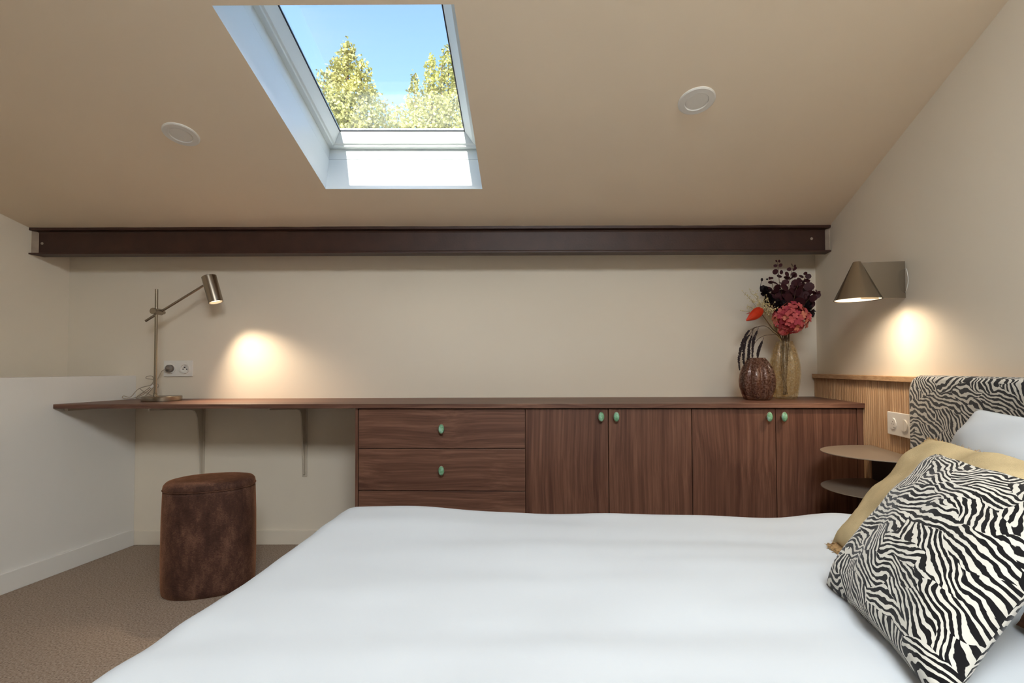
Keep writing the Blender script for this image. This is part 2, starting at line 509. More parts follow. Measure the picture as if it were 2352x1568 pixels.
MAT['cone_inside'] = plain('cone_inside_white', rgb(245, 238, 224), 0.5)
MAT['blind'] = plain('blind_fabric', rgb(236, 236, 232), 0.9, var=0.02)
def leafmat(name, c, var=0.25, rough=0.6, trans=0.0, vs=40):
    m = plain(name, c, rough, var=var, vscale=vs, spec=0.3)
    if trans:
        n = m.node_tree; b = n.nodes['Principled BSDF']; out = n.nodes['Material Output']
        tl = N(n, 'ShaderNodeBsdfTranslucent')
        src = b.inputs['Base Color'].links[0].from_socket
        n.links.new(src, tl.inputs[0])
        mx = N(n, 'ShaderNodeMixShader'); mx.inputs[0].default_value = trans
        n.links.new(b.outputs[0], mx.inputs[1]); n.links.new(tl.outputs[0], mx.inputs[2])
        n.links.new(mx.outputs[0], out.inputs['Surface'])
    return m
MAT['leaf_plum'] = leafmat('plum_leaf', rgb(66, 30, 36))
MAT['leaf_black'] = leafmat('black_petal', rgb(30, 20, 24))
MAT['stem'] = leafmat('stem_brown', rgb(92, 70, 46))
MAT['pink'] = leafmat('pink_petal', rgb(214, 104, 104), 0.3, 0.7, 0.2, 25)
MAT['rose'] = leafmat('rose_petal', rgb(186, 72, 84), 0.3, 0.7, 0.15, 25)
MAT['peach'] = leafmat('peach_petal', rgb(232, 146, 120), 0.25, 0.7, 0.2, 25)
MAT['red'] = leafmat('red_spathe', rgb(196, 52, 24), 0.15, 0.3)
MAT['straw'] = leafmat('dried_straw', rgb(190, 168, 120), 0.2)
MAT['straw_bloom'] = leafmat('dried_bloom', rgb(224, 208, 160), 0.15)
MAT['tassel'] = leafmat('amaranth_dark', rgb(40, 22, 24))
MAT['tree_leaf'] = leafmat('tree_leaf', rgb(186, 184, 122), 0.55, 0.6, 0.3, 3.5)
MAT['bark'] = leafmat('bark', rgb(110, 88, 66), 0.3)
MAT['grass'] = leafmat('lawn', rgb(96, 120, 58), 0.3)
def knob_green():
    m, n, b = newmat('green_stone')
    tc = N(n, 'ShaderNodeTexCoord'); oi = N(n, 'ShaderNodeObjectInfo')
    sc = N(n, 'ShaderNodeVectorMath', operation='SCALE'); sc.inputs[0].default_value = (3, 5, 7); n.links.new(oi.outputs['Random'], sc.inputs['Scale'])
    a = N(n, 'ShaderNodeVectorMath', operation='ADD'); n.links.new(tc.outputs['Object'], a.inputs[0]); n.links.new(sc.outputs[0], a.inputs[1])
    t = N(n, 'ShaderNodeTexNoise'); t.inputs['Scale'].default_value = 70; t.inputs['Detail'].default_value = 4
    n.links.new(a.outputs[0], t.inputs['Vector'])
    r = ramp(n, [(0.3, rgb(90, 138, 100)), (0.5, rgb(128, 178, 140)), (0.7, rgb(164, 204, 186))])
    n.links.new(t.outputs['Fac'], r.inputs[0]); n.links.new(r.outputs[0], b.inputs['Base Color'])
    b.inputs['Roughness'].default_value = 0.2
    return m
MAT['knob'] = knob_green()
MAT['knob_rim'] = plain('pale_rim', rgb(206, 200, 176), 0.35, metal=0.2)

# ------------------------------------------------------------------ shell
YR = -2.8
floor = MB().box((-4.2, YR - .1, -0.12), (2.2, D + .12, 0.0)).build('floor', MAT['carpet'])
tag(floor, 'greige short-pile fitted carpet', kind='structure')
wb = MB().box((-3.0, D, 0), (2.0, D + .12, zc(D) + .03)).build('wall_back', MAT['wall'])
tag(wb, 'off-white low wall under the eaves', kind='structure')
YK = -1.6
def side_wall(name, fx, off, mat, label):
    prof = [(D + .1, 0), (D + .1, zc(D + .1) + .03), (YK, zc(YK) + .03), (YR - .1, zc(YK) + .03), (YR - .1, 0)]
    o = MB().prism([(fx(y), y, z) for y, z in prof], (off, 0, 0)).build(name, mat)
    return tag(o, label, kind='structure')
side_wall('wall_right', xw, 0.12, MAT['wall'], 'off-white gable wall behind the bed')
side_wall('wall_left', xl, -0.12, MAT['wall'], 'off-white gable wall beyond the stairwell')
tag(MB().box((-4.0, YR - .12, 0), (2.0, YR, zc(YK) + .05)).build('wall_rear', MAT['wall']), 'off-white rear wall', kind='structure')
pp = MB().prism([(xp(D), D, 0), (xp(YR), YR, 0), (xp(YR) - .1, YR, 0), (xp(D) - .1, D, 0)], (0, 0, 0.868)).build('wall_parapet', MAT['parapet'], bevel=.003)
tag(pp, 'white low parapet wall beside the stairs', kind='structure')

# roof window in the visible slope: local frame on the ceiling plane
def on_ceiling(x, y): return at_plane(x, y, (0, 2.445, zc(2.445)), CN)
KTL, KTR, KBR, KBL = on_ceiling(487, 13), on_ceiling(1043, 10), on_ceiling(1108, 434), on_ceiling(748, 434)
SKC = (KTL + KTR + KBR + KBL) / 4
HW = ((KTR - KTL).length + (KBR - KBL).length) / 4
HL = ((KTL - KBL).length + (KTR - KBR).length) / 4
def SKP(x, s, t):
    u, v = (x + HW) / (2 * HW), (s + HL) / (2 * HL)
    return (KBL * (1-u) + KBR * u) * (1-v) + (KTL * (1-u) + KTR * u) * v + CN * t
# ceiling sheet with the two openings
def ceil_pt(x, y): return Vector((x, y, zc(y)))
cm = MB()
c_fl, c_fr, c_bl, c_br = SKP(-HW, -HL, 0), SKP(HW, -HL, 0), SKP(-HW, HL, 0), SKP(HW, HL, 0)
X0, X1, Y0c, Y1c = -3.6, 2.0, YK, D + .1
ya, yb = c_fl.y, c_bl.y
def quad(*p): cm.add(p, [(0, 1, 2, 3)])
cm.add([ceil_pt(X0, ya), c_fl, c_fr, ceil_pt(X1, ya), ceil_pt(X1, Y1c), ceil_pt(X0, Y1c)], [(0, 1, 2, 3, 4, 5)])
quad(ceil_pt(X0, yb), c_bl, c_fl, ceil_pt(X0, ya))
quad(c_br, ceil_pt(X1, yb), ceil_pt(X1, ya), c_fr)
w2 = W2
cm.add([ceil_pt(X0, w2['y1']), ceil_pt(X1, w2['y1']), ceil_pt(X1, yb), c_br, c_bl, ceil_pt(X0, yb)], [(0, 1, 2, 3, 4, 5)])
quad(ceil_pt(X0, w2['y0']), ceil_pt(w2['x0'], w2['y0']), ceil_pt(w2['x0'], w2['y1']), ceil_pt(X0, w2['y1']))
quad(ceil_pt(w2['x1'], w2['y0']), ceil_pt(X1, w2['y0']), ceil_pt(X1, w2['y1']), ceil_pt(w2['x1'], w2['y1']))
quad(ceil_pt(X0, YK), ceil_pt(X1, YK), ceil_pt(X1, w2['y0']), ceil_pt(X0, w2['y0']))
quad((X0 - 1, YR - .1, zc(YK)), (X1, YR - .1, zc(YK)), (X1, YK, zc(YK)), (X0 - 1, YK, zc(YK)))
co = cm.build('ceiling', MAT['ceiling'], recalc=False)
tag(co, 'beige painted sloping attic ceiling', kind='structure')

win = thing('window_1', 'white roof window set in the sloping ceiling, trees and sky beyond', None, SKC)
win['kind'] = 'structure'
def ring(name, loops, mat, parent, smooth=False):
    # loops: list of (inset, t); four-sided funnel built as one mesh
    b = MB()
    for (i0, t0), (i1, t1) in zip(loops[:-1], loops[1:]):
        A = [(-HW + i0, -HL + i0), (HW - i0, -HL + i0), (HW - i0, HL - i0), (-HW + i0, HL - i0)]
        B = [(-HW + i1, -HL + i1), (HW - i1, -HL + i1), (HW - i1, HL - i1), (-HW + i1, HL - i1)]
        vs = [SKP(x, s, t0) for x, s in A] + [SKP(x, s, t1) for x, s in B]
        b.add(vs, [(k, (k + 1) % 4, 4 + (k + 1) % 4, 4 + k) for k in range(4)])
    return b.build(name, mat, parent, recalc=False)
def side_board(name, k, t0, t1, th, inset=0.0):
    # one flat board of the reveal or frame on side k (0 low, 1 right, 2 top, 3 left)
    w, l = HW - inset, HL - inset
    if k == 0: a = ((-w - th, -l - th, t0), (w + th, -l, t1))
    if k == 1: a = ((w, -l, t0), (w + th, l, t1))
    if k == 2: a = ((-w - th, l, t0), (w + th, l + th, t1))
    if k == 3: a = ((-w - th, -l, t0), (-w, l, t1))
    return MB().box(a[0], a[1], SKP)
for k in range(4):
    side_board('reveal', k, 0.0006, 0.148, 0.018).build('reveal_board', MAT['white_lacquer'], win)
    side_board('frame', k, 0.152, 0.205, 0.03, -0.002).build('frame_rail', MAT['white_lacquer'], win, bevel=.002)
def rail_profile(k, prof):
    # mitred sash rail from a closed (inset, t) profile on side k
    b = MB(); vs = []
    for end in (0, 1):
        for i, t in prof:
            w, l = HW - i, HL - i
            wr_ = HW - (i * 1.36 if i > 0 else i)     # the hinge side is a little wider
            c = [(-w, -l), (wr_, -l), (wr_, l), (-w, l)]
            p = c[k] if end == 0 else c[(k + 1) % 4]
            vs.append(SKP(p[0], p[1], t))
    n = len(prof)
    fs = [list(range(n)), list(range(n, 2 * n))[::-1]] + [(i, (i+1) % n, n + (i+1) % n, n + i) for i in range(n)]
    b.add(vs, fs)
    return b
sash_prof = [(0.003, 0.204), (0.020, 0.200), (0.021, 0.208), (0.030, 0.209), (0.032, 0.213), (0.054, 0.250), (0.054, 0.268), (-0.03, 0.268), (-0.03, 0.207)]
for k in range(4):
    rail_profile(k, sash_prof).build('sash_rail', MAT['white_lacquer'], win, bevel=.0015)
    rail_profile(k, [(0.0535, 0.250), (0.0575, 0.2515), (0.0575, 0.2565), (0.0535, 0.2565)]).build('gasket', MAT['black_rubber'], win)
gi = 0.0545
MB().box((-HW + gi, -HL + gi, 0.2575), (HW - gi * 1.36, HL - gi, 0.2615), SKP).build('pane', MAT['glass'], win)
# invented roof window behind the viewer, added to hold the fill light
w2o = thing('added_roof_window', 'added white roof window, pivoted open with its blind drawn, unseen behind the viewer, holding a fill light', None, W2C)
w2o['kind'] = 'structure'
def W2P(x, y, t): return ceil_pt(x, y) + CN * t
for a, b in (((w2['x0'] - .03, w2['y0'] - .03, 0), (w2['x0'], w2['y1'] + .03, .24)), ((w2['x1'], w2['y0'] - .03, 0), (w2['x1'] + .03, w2['y1'] + .03, .24)),
             ((w2['x0'], w2['y0'] - .03, 0), (w2['x1'], w2['y0'], .24)), ((w2['x0'], w2['y1'], 0), (w2['x1'], w2['y1'] + .03, .24))):
    MB().box((a[0], a[1], .0006), b, W2P).build('frame_rail', MAT['white_lacquer'], w2o)
W2U = W2D.cross(Vector((1, 0, 0))).normalized()
def W2S(x, v, d): return W2C + Vector((1, 0, 0)) * x + W2U * v - W2D * d
hx, hv = .565, .43
for a, b in (((-hx, -hv, 0), (-hx + .05, hv, .045)), ((hx - .05, -hv, 0), (hx, hv, .045)), ((-hx + .05, -hv, 0), (hx - .05, -hv + .05, .045)), ((-hx + .05, hv - .05, 0), (hx - .05, hv, .045))):
    MB().box(a, b, W2S).build('sash_rail', MAT['white_lacquer'], w2o)
bl = MB(); nb = 16
for i in range(nb):
    v0 = -hv + .05 + (2 * hv - .1) * i / nb; v1 = -hv + .05 + (2 * hv - .1) * (i + 1) / nb
    bl.box((-hx + .05, v0, .012), (hx - .05, v1, .022 if i % 2 else .030), W2S)
bl.build('blind', MAT['blind'], w2o)  # backing for the added fill light, does not glow itself
# unseen cover added outside to block the sun from the second opening
MB().box((w2['x0'] - .03, w2['y0'] - .03, .5), (w2['x1'] + .03, w2['y1'] + .03, .51), W2P).build('sun_blocker', MAT['blind'], w2o)
for x_ in (w2['x0'] - .03, w2['x1'] + .02):
    MB().box((x_, w2['y0'] - .03, .24), (x_ + .01, w2['y1'] + .03, .5), W2P).build('sun_blocker_side', MAT['blind'], w2o)
MB().box((w2['x0'] - .03, w2['y0'] - .03, .24), (w2['x1'] + .03, w2['y0'] - .02, .5), W2P).build('sun_blocker_side', MAT['blind'], w2o)

# baseboards
tag(MB().box((xp(D) + .0, D - .012, 0.0), (-0.70, D, 0.072)).build('baseboard_back', MAT['wall'], bevel=.002), 'off-white baseboard under the desk', kind='structure')
bbp = MB().prism([(xp(D - .013), D - .013, 0), (xp(YR), YR, 0), (xp(YR) + .013, YR, 0), (xp(D - .013) + .013, D - .013, 0)], (0, 0, 0.082)).build('baseboard_left', MAT['parapet'], bevel=.002)
tag(bbp, 'white baseboard along the parapet wall', kind='structure')

# ------------------------------------------------------------------ steel beam
BY0, BY1, BZ0, BZ1 = 2.445, 2.513, 1.460, 1.587
bo = thing('steel_beam', 'dark brown painted steel beam spanning below the ceiling', 'beam', (0, 2.48, BZ0))
bm_ = MB()
nn = 60
def flange(z0, z1, rough_top=False):
    b = MB()
    xa0, xa1 = xl(BY0), xl(BY1)
    xb0, xb1 = xw(BY0), xw(BY1)
    vs = []
    for i in range(nn + 1):
        t = i / nn
        j = 0.003 * noise.noise(Vector((t * 40, 1.7, 0))) if rough_top else 0
        p0 = xa0 + (xb0 - xa0) * t; p1 = xa1 + (xb1 - xa1) * t
        vs += [(p0, BY0, z0), (p1, BY1, z0), (p1, BY1, z1), (p0, BY0, z1 + j)]
    fs = []
    for i in range(nn):
        for k in range(4):
            fs.append((i*4 + k, i*4 + (k+1) % 4, i*4 + 4 + (k+1) % 4, i*4 + 4 + k))
    b.add(vs, fs)
    return b
flange(BZ0, BZ0 + .0065).build('flange', MAT['beam'], bo)
flange(BZ1 - .010, BZ1 + .002, True).build('flange', MAT['beam'], bo)
ym = 2.478
MB().prism([(xl(ym) + .005, ym - .003, BZ0 + .006), (xw(ym) - .005, ym - .003, BZ0 + .006), (xw(ym) - .005, ym + .003, BZ0 + .006), (xl(ym) + .005, ym + .003, BZ0 + .006)], (0, 0, BZ1 - BZ0 - .014)).build('web', MAT['beam'], bo)
# fillets where web meets flange
for z, s in ((BZ0 + .0065, 1), (BZ1 - .010, -1)):
    b = MB()
    b.prism([(xl(ym) + .004, ym - .003, z), (xl(ym) + .004, ym - .014, z), (xl(ym) + .004, ym - .006, z + s * .003), (xl(ym) + .004, ym - .003, z + s * .011)], (xw(ym) - xl(ym) - .008, 0, 0))
    b.build('fillet', MAT['beam'], bo)
for px_, py_ in ((97, 559), (1864, 548)):
    p = atY(px_, py_, ym - .0035)
    b = MB(); b.lathe([(.0065, -.001), (.0065, .0015)], p, 14, T=Matrix.Rotation(PI / 2, 3, 'X'))
    b.build('bolt_hole', MAT['mortar'], bo)
for s, fx in ((1, xl), (-1, xw)):
    x = fx(BY0 + .02)
    b = MB()
    g = 7
    for i in range(g):
        for j in range(g):
            pass
    b.prism([(fx(BY0 + .012), BY0 + .012, BZ0 + .007), (fx(ym) , ym - .004, BZ0 + .007), (fx(ym) + s * .017, ym - .004, BZ0 + .007), (fx(BY0 + .012) + s * .004, BY0 + .012, BZ0 + .007)], (0, 0, BZ1 - BZ0 - .018))
    b.build('mortar_fill', MAT['mortar'], bo)

# ------------------------------------------------------------------ downlights
def downlight(px_, py_, label):
    c = at_plane(px_, py_, (0, 2.445, zc(2.445)), CN)
    T = Matrix((Vector((1, 0, 0)), CE, -CN)).transposed()   # local z points into the room
    if T.determinant() < 0: T = Matrix((Vector((-1, 0, 0)), CE, -CN)).transposed()
    o = thing('recessed_downlight', label, 'downlight', c, 'recessed ceiling downlights')
    r = 0.0605
    tr = MB().lathe([(r, 0.0), (r, .003), (r - .004, .0055), (r - .021, .006), (r - .023, .003), (r - .023, 0.0)], c, 48, T=T, cap0=False, cap1=False).build('trim_ring', MAT['white_plastic'], o, smooth=True)
    smooth_angle(tr, 30)
    MB().lathe([(r - .0225, .001), (r - .0225, .0028), (r - .03, .0034), (.001, .0036)], c, 48, T=T, cap0=False).build('diffuser', MAT['light_diffuser'], o, smooth=True)
downlight(1599.8, 231, 'white round recessed downlight in ceiling right of the roof window')
downlight(416, 308, 'white round recessed downlight in ceiling left of the roof window')

# ------------------------------------------------------------------ worktop, cabinets
KS = 0.0345                                   # the cabinet run stands slightly askew
def yw(x): return 2.24 - KS * (x + 1.99)      # front edge of the worktop
def yf(x): return yw(x) + .015                # face of doors and drawers
FN = Vector((KS, 1, 0)).normalized()
FP0 = Vector((0, yf(0), 0))
ZW = .7475
xr = 1.473
tb = MB().prism([(xp(D), D, ZW - .019), (xp(2.238), 2.238, ZW - .019), (xr, yw(xr), ZW - .019), (xw(D) - .02, D, ZW - .019)], (0, 0, .019))
wt = tb.build('worktop', MAT['wood_x'], bevel=.0015)
tag(wt, 'long walnut worktop serving as desk and cabinet top along the back wall', 'worktop')
def face(px_, py_, off=0.0): return at_plane(px_, py_, FP0 - FN * off, FN)
def X(px_): return face(px_, 1050).x
def TF(x, y, z): return Vector((x, yf(x) + y, z))
ZU = ZW - .0195
ZT, ZB = ZU - .002, 0.075
def unit(name, label, x0, x1, group):
    o = thing(name, label, 'cabinet', ((x0 + x1) / 2, yf(x0) + .2, 0), group)
    b = MB()
    t = .018; bk = .37
    b.box((x0, .0195, ZB), (x0 + t, bk, ZU), TF); b.box((x1 - t, .0195, ZB), (x1, bk, ZU), TF)
    b.box((x0 + t, .0195, ZB), (x1 - t, bk, ZB + t), TF); b.box((x0 + t, .0195, ZU - t), (x1 - t, bk, ZU), TF)
    b.box((x0 + t, bk - .015, ZB), (x1 - t, bk, ZU), TF)
    b.build('body', MAT['wood_z'], o)
    MB().box((x0, .06, 0), (x1, .08, ZB), TF).build('plinth', MAT['wood_x'], o)
    return o
def knob(parent, px_, py_):
    c = face(px_, py_, .022)
    c.y = yf(c.x)
    b = MB()
    Rt = Matrix.Rotation(PI / 2, 3, 'X')   # local z -> -y
    b.mi = 1
    b.lathe([(.0055, 0), (.005, .014), (.007, .018)], c, 14, T=Rt)
    def oval(t, i): return 1.0 / math.sqrt((math.cos(t) / 1.0) ** 2 + (math.sin(t) / 1.65) ** 2)
    b.lathe([(.006, .0165), (.0115, .019), (.0128, .0215), (.0122, .0235)], c, 28, fr=oval, T=Rt, cap1=False)
    b.mi = 0
    b.lathe([(.0118, .0235), (.0108, .0262), (.0075, .0285), (.003, .0295), (.0004, .0296)], c, 28, fr=oval, T=Rt, cap0=False)
    return b.build('knob', [MAT['knob'], MAT['knob_rim']], parent, smooth=True)
g = .0015
xa, xb, xc_, xd, xe, xf = X(823), X(1207), X(1398), X(1590), X(1783), X(1970)
xg = xr
dr = unit('drawer_cabinet', 'walnut drawer cabinet with oval green knobs, next to the desk space', X(816), xb, 'walnut base cabinets')
def dfront(parent, name, x0, x1, z0, z1, mat):
    return MB().box((x0 + g, 0, z0 + g), (x1 - g, .018, z1 - g), TF).build(name, mat, parent, bevel=.0012)
MB().box((X(816), 0, ZB), (xa - g, .0195, ZU), TF).build('side_panel', MAT['wood_z'], dr)
z1_, z2_ = face(1000, 1030).z, face(1000, 1127).z
for z0, z1, ky in ((z1_, ZT, 985), (z2_, z1_, 1081), (ZB, z2_, 1178)):
    d = dfront(dr, 'drawer', xa, xb, z0, z1, MAT['wood_x'])
    knob(d, 1013.5, ky)
for lab, x0, x1, x2, ks in (('walnut two-door cabinet in the middle, right of the drawers', xb, xc_, xd, (1381, 1416)),
                            ('walnut two-door cabinet below the vases, against the fluted panel', xd, xe, xf, (1768, 1802))):
    u = unit('door_cabinet', lab, x0, x2 if x2 != xf else xg, 'walnut base cabinets')
    for xx0, xx1, kx in ((x0, x1, ks[0]), (x1, x2, ks[1])):
        d = dfront(u, 'door', xx0, xx1, ZB, ZT, MAT['wood_z'])
        knob(d, kx, 957)
    if x2 == xf:
        MB().box((xf + g, -.001, 0), (xg, .0195, ZU), TF).build('end_panel', MAT['wood_z'], u, bevel=.001)

# desk brackets
def bracket(px_, label):
    x = atY(px_, 1000, D - .01).x
    o = thing('shelf_bracket', label, 'bracket', (x, D, .35), 'desk brackets')
    zt = ZW - .0195
    MB().box((x - .013, D - .004, zt - .385), (x + .013, D, zt)).build('wall_arm', MAT['bracket'], o, bevel=.0015)
    MB().box((x - .013, D - .40, zt - .004), (x + .013, D - .0045, zt)).build('desk_arm', MAT['bracket'], o, bevel=.0015)
    prof = [(.004, .0045), (.395, .0045), (.395, .009), (.10, .030), (.075, .037), (.060, .052), (.050, .075), (.012, .37), (.004, .375)]
    MB().prism([(x - .003, D - a, zt - b) for a, b in prof], (.006, 0, 0)).build('gusset', MAT['bracket'], o)
    for zz in (.05, .2, .36):
        MB().lathe([(.004, 0), (.004, .0015), (.0025, .0025)], (x + .007, D - .004, zt - zz), 10, T=Matrix.Rotation(PI / 2, 3, 'X')).build('screw', MAT['bracket'], o)
bracket(463, 'pale desk bracket on the wall nearest the parapet, above the pouf')
bracket(699, 'pale desk bracket on the wall nearest the drawer cabinet')
ck = MB().prism([(xp(2.30) + .002, 2.28, ZW - .033), (xp(2.60) + .002, 2.60, ZW - .033), (xp(2.60) + .022, 2.60, ZW - .033), (xp(2.28) + .022, 2.28, ZW - .033)], (0, 0, .0135)).build('desk_cleat', MAT['bracket'])
tag(ck, 'thin pale support cleat under the left end of the desk', 'cleat')

# ------------------------------------------------------------------ fluted oak panel on the right wall
pz = atY(1878, 858, D).z
fo = thing('fluted_panel', 'fluted oak wall panel with a flat rail, behind the bedside shelf', 'wall panel', RW(2.0, 0, 0))
YN = -0.25
MB().prism([RW(D, .001, .0), RW(YN, .001, .0), RW(YN, .008, .0), RW(D - .002, .008, .0)], (0, 0, pz - .021)).build('backing', MAT['oak'], fo)
MB().prism([RW(D - .006, .001, pz - .021), RW(YN, .001, pz - .021), RW(YN, .030, pz - .021), RW(D - .010, .030, pz - .021)], (0, 0, .021)).build('rail', MAT['oak_y'], fo, bevel=.002)
pitch = .0160
sb_ = MB()
prof = [(-.0068, 0), (-.0066, .0055), (-.0042, .0093), (0, .0105), (.0042, .0093), (.0066, .0055), (.0068, 0)]
sb_.prism([(b, a, 0) for a, b in prof], (0, 0, pz - .0225))
slat_mesh = None
rot = Matrix.Rotation(-ANG, 4, 'Z') @ Matrix.Rotation(0, 4, 'Z')
nvis = 0
yy = D - .010
i = 0
first = None
while yy > 1.40:
    base = RW(yy, .008, .0)
    M4 = Matrix.Translation(base) @ Matrix.Rotation(PI - ANG, 4, 'Z')
    if first is None:
        me = bpy.data.meshes.new('slat')
        me.from_pydata([tuple(p) for p in sb_.v], [], sb_.f); me.materials.append(MAT['oak']); me.update()
        bm = bmesh.new(); bm.from_mesh(me); bmesh.ops.recalc_face_normals(bm, faces=bm.faces); bm.to_mesh(me); bm.free()
        first = me
    put('slat', first, None, fo, M4)
    yy -= pitch * math.cos(ANG)
rest = MB()
while yy > YN:
    base = RW(yy, .008, 0)
    R3 = Matrix.Rotation(PI - ANG, 3, 'Z')
    rest.add([base + R3 @ p for p in sb_.v], sb_.f)
    yy -= pitch * math.cos(ANG)
ro = rest.build('slats_behind_headboard', MAT['oak'], fo)
ro['kind'] = 'stuff'

# ------------------------------------------------------------------ sockets
def socket_plate(name, label, P, w, h, style):
    # P(u, v, d): plate coordinates, u right, v up, d out of the wall
    o = thing(name, label, 'socket', P(0, 0, 0))
    b = MB().box((-w/2, -h/2, 0.0005), (w/2, h/2, .009), P).build('plate', MAT['white_plastic'], o, bevel=.002)
    def disc(u, v, r, d0, d1, nm, mat, par, seg=32, inner=None):
        bb = MB(); vs0 = []; 
        ring0 = [P(u + r*math.cos(2*PI*k/seg), v + r*math.sin(2*PI*k/seg), d0) for k in range(seg)]
        ring1 = [P(u + r*math.cos(2*PI*k/seg), v + r*math.sin(2*PI*k/seg), d1) for k in range(seg)]
        if inner:
            ri, di = inner
            ring2 = [P(u + ri*math.cos(2*PI*k/seg), v + ri*math.sin(2*PI*k/seg), d1) for k in range(seg)]
            ring3 = [P(u + ri*.94*math.cos(2*PI*k/seg), v + ri*.94*math.sin(2*PI*k/seg), di) for k in range(seg)]
            fs = [(k, (k+1) % seg, seg + (k+1) % seg, seg + k) for k in range(seg)]
            fs += [(seg + k, seg + (k+1) % seg, 2*seg + (k+1) % seg, 2*seg + k) for k in range(seg)]
            fs += [(2*seg + k, 2*seg + (k+1) % seg, 3*seg + (k+1) % seg, 3*seg + k) for k in range(seg)]
            fs.append(list(range(3*seg, 4*seg)))
            bb.add(ring0 + ring1 + ring2 + ring3, fs)
        else:
            bb.add(ring0 + ring1, [(k, (k+1) % seg, seg + (k+1) % seg, seg + k) for k in range(seg)] + [list(range(seg, 2*seg))])
        return bb.build(nm, mat, par)
    return o, disc
def PB(cx, cz):
    return lambda u, v, d: Vector((cx + u, D - d, cz + v))
pc = atY(411.5, 846, D)
so1, disc = socket_plate('wall_socket', 'white double wall socket with a grey plug behind the desk lamp', PB(pc.x, pc.z), .150, .083, 'a')
for k, u in enumerate((-.036, .036)):
    w_ = disc(u, 0, .0255, .009, .0165, 'outlet', MAT['white_plastic'], so1, inner=(.0200, .0095))
    if k == 1:
        disc(u, 0.006, .003, .0095, .0145, 'earth_pin', MAT['dark_hole'], w_, 10)
        for du in (-.0095, .0095):
            disc(u + du, -.004, .0030, .0095, .0099, 'hole', MAT['dark_hole'], w_, 10)
plug_c = (pc.x - .036, pc.z)
sx_c = RW(1.885, .026, 0)
p_on = at_plane(2045, 970, RW(2, .019, 0), WN)
p_far = RW(p_on.y, .019, p_on.z)
def PR(u, v, d): return p_far - WA * (u) + WN * d + Vector((0, 0, v))
ctr = .078
so2, disc2 = socket_plate('wall_socket', 'white socket and switch plate on the fluted oak panel', lambda u, v, d: PR(u + ctr, v, d), .156, .085, 'b')
w_ = disc2(-.037, 0, .021, .009, .0115, 'outlet', MAT['white_plastic'], so2)
for du, dv in ((0, .007), (-.006, -.002), (.006, -.002)):
    disc2(-.037 + du, dv, .0016, .0115, .0118, 'hole', MAT['dark_hole'], w_, 10)
disc2(-.027, -.013, .0022, .0115, .0118, 'hole', MAT['dark_hole'], w_, 10)
w_ = disc2(.036, 0, .021, .009, .0125, 'dimmer', MAT['white_plastic'], so2)
MB().box((.0356, -.019, .0125), (.0364, .019, .0128), lambda u, v, d: PR(u + ctr, v, d)).build('marking', MAT['bracket'], w_)

# ------------------------------------------------------------------ bedside shelf
ysh, Rsh = 1.870, .206
bs = thing('bedside_shelf', 'wall-mounted bedside shelf of two thin half-round taupe metal trays', 'bedside shelf', RW(ysh, .02, .44))
def halfdisc(z, nm, mat):
    pts = []
    for k in range(41):
        t = -PI / 2 + PI * k / 40
        pts.append(RW(ysh, .0185, z) + WA * (Rsh * math.sin(t)) + WN * (.258 * math.cos(t)))
    return MB().prism(pts, (0, 0, .003)).build(nm, mat, bs, bevel=.0008)
halfdisc(.578, 'tray', MAT['taupe_metal'])
halfdisc(.444, 'tray', MAT['taupe_metal'])
MB().prism([RW(ysh, .0185, .447) + WA * a + WN * b for a, b in ((-Rsh + .01, 0), (Rsh - .01, 0), (Rsh - .01, .004), (-Rsh + .01, .004))], (0, 0, .131)).build('back_plate', MAT['charcoal_metal'], bs)

# ------------------------------------------------------------------ sconce
pw = at_plane(2079, 642, RW(2, 0, 0), WN)
ysc = pw.y
zs0, zs1 = pw.z - .067, pw.z + .068
sc_ = thing('wall_sconce', 'brushed nickel wall sconce with a lit cone shade above the bedside shelf', 'wall lamp', RW(ysc, 0, zs0))
rc = .077
ca = RW(ysc, .160, 0) - WA * .004   # cone axis
MB().prism([RW(ysc, .0, zs0) - WA * .002, RW(ysc, .148, zs0) - WA * .002, RW(ysc, .148, zs0) + WA * .002, RW(ysc, .0, zs0) + WA * .002], (0, 0, zs1 - zs0)).build('mounting_plate', MAT['nickel'], sc_, bevel=.0008)
zb = zs0 - .004
hc = .141
cone = MB().lathe([(rc, 0), (.0125, hc), (.011, hc + .001), (.0105, hc - .002), (.0113, hc - .004), (rc - .002, 0)], (ca.x, ca.y, zb), 64, cap0=False, cap1=False)
cone.lathe([(.0125, hc), (.0005, hc + .0015)], (ca.x, ca.y, zb), 64, cap0=False)
co_ = cone.build('cone_shade', MAT['nickel'], sc_, smooth=True); smooth_angle(co_, 30)
MB().lathe([(rc - .004, .002), (.012, hc - .010)], (ca.x, ca.y, zb), 48, cap0=False).build('shade_lining', MAT['cone_inside'], sc_, smooth=True)
MB().lathe([(.012, hc - .012), (.014, .075), (.014, .062)], (ca.x, ca.y, zb), 20).build('lamp_holder', MAT['white_plastic'], sc_)
wire = curve_pts([RW(ysc, .003, zs0 + .105) - WA * .004, RW(ysc, .006, zs0 + .100) - WA * .022, RW(ysc, .006, zs0 + .06) - WA * .030, RW(ysc, .005, zs0 + .03) - WA * .018, RW(ysc, .002, zs0 + .02) - WA * .004], 6)
MB().tube(wire, .0011, 6).build('wire', MAT['white_plastic'], sc_, smooth=True)
ld = bpy.data.lights.new('sconce_bulb', 'SPOT'); ld.spot_size = math.radians(170); ld.spot_blend = 1.0; ld.energy = 9.0; ld.color = (1.0, 0.80, 0.58); ld.shadow_soft_size = .026
lo = bpy.data.objects.new('sconce_bulb', ld); COL.objects.link(lo); lo.parent = sc_
lo.location = Vector((ca.x, ca.y, zb + .024)) - ORG[sc_]

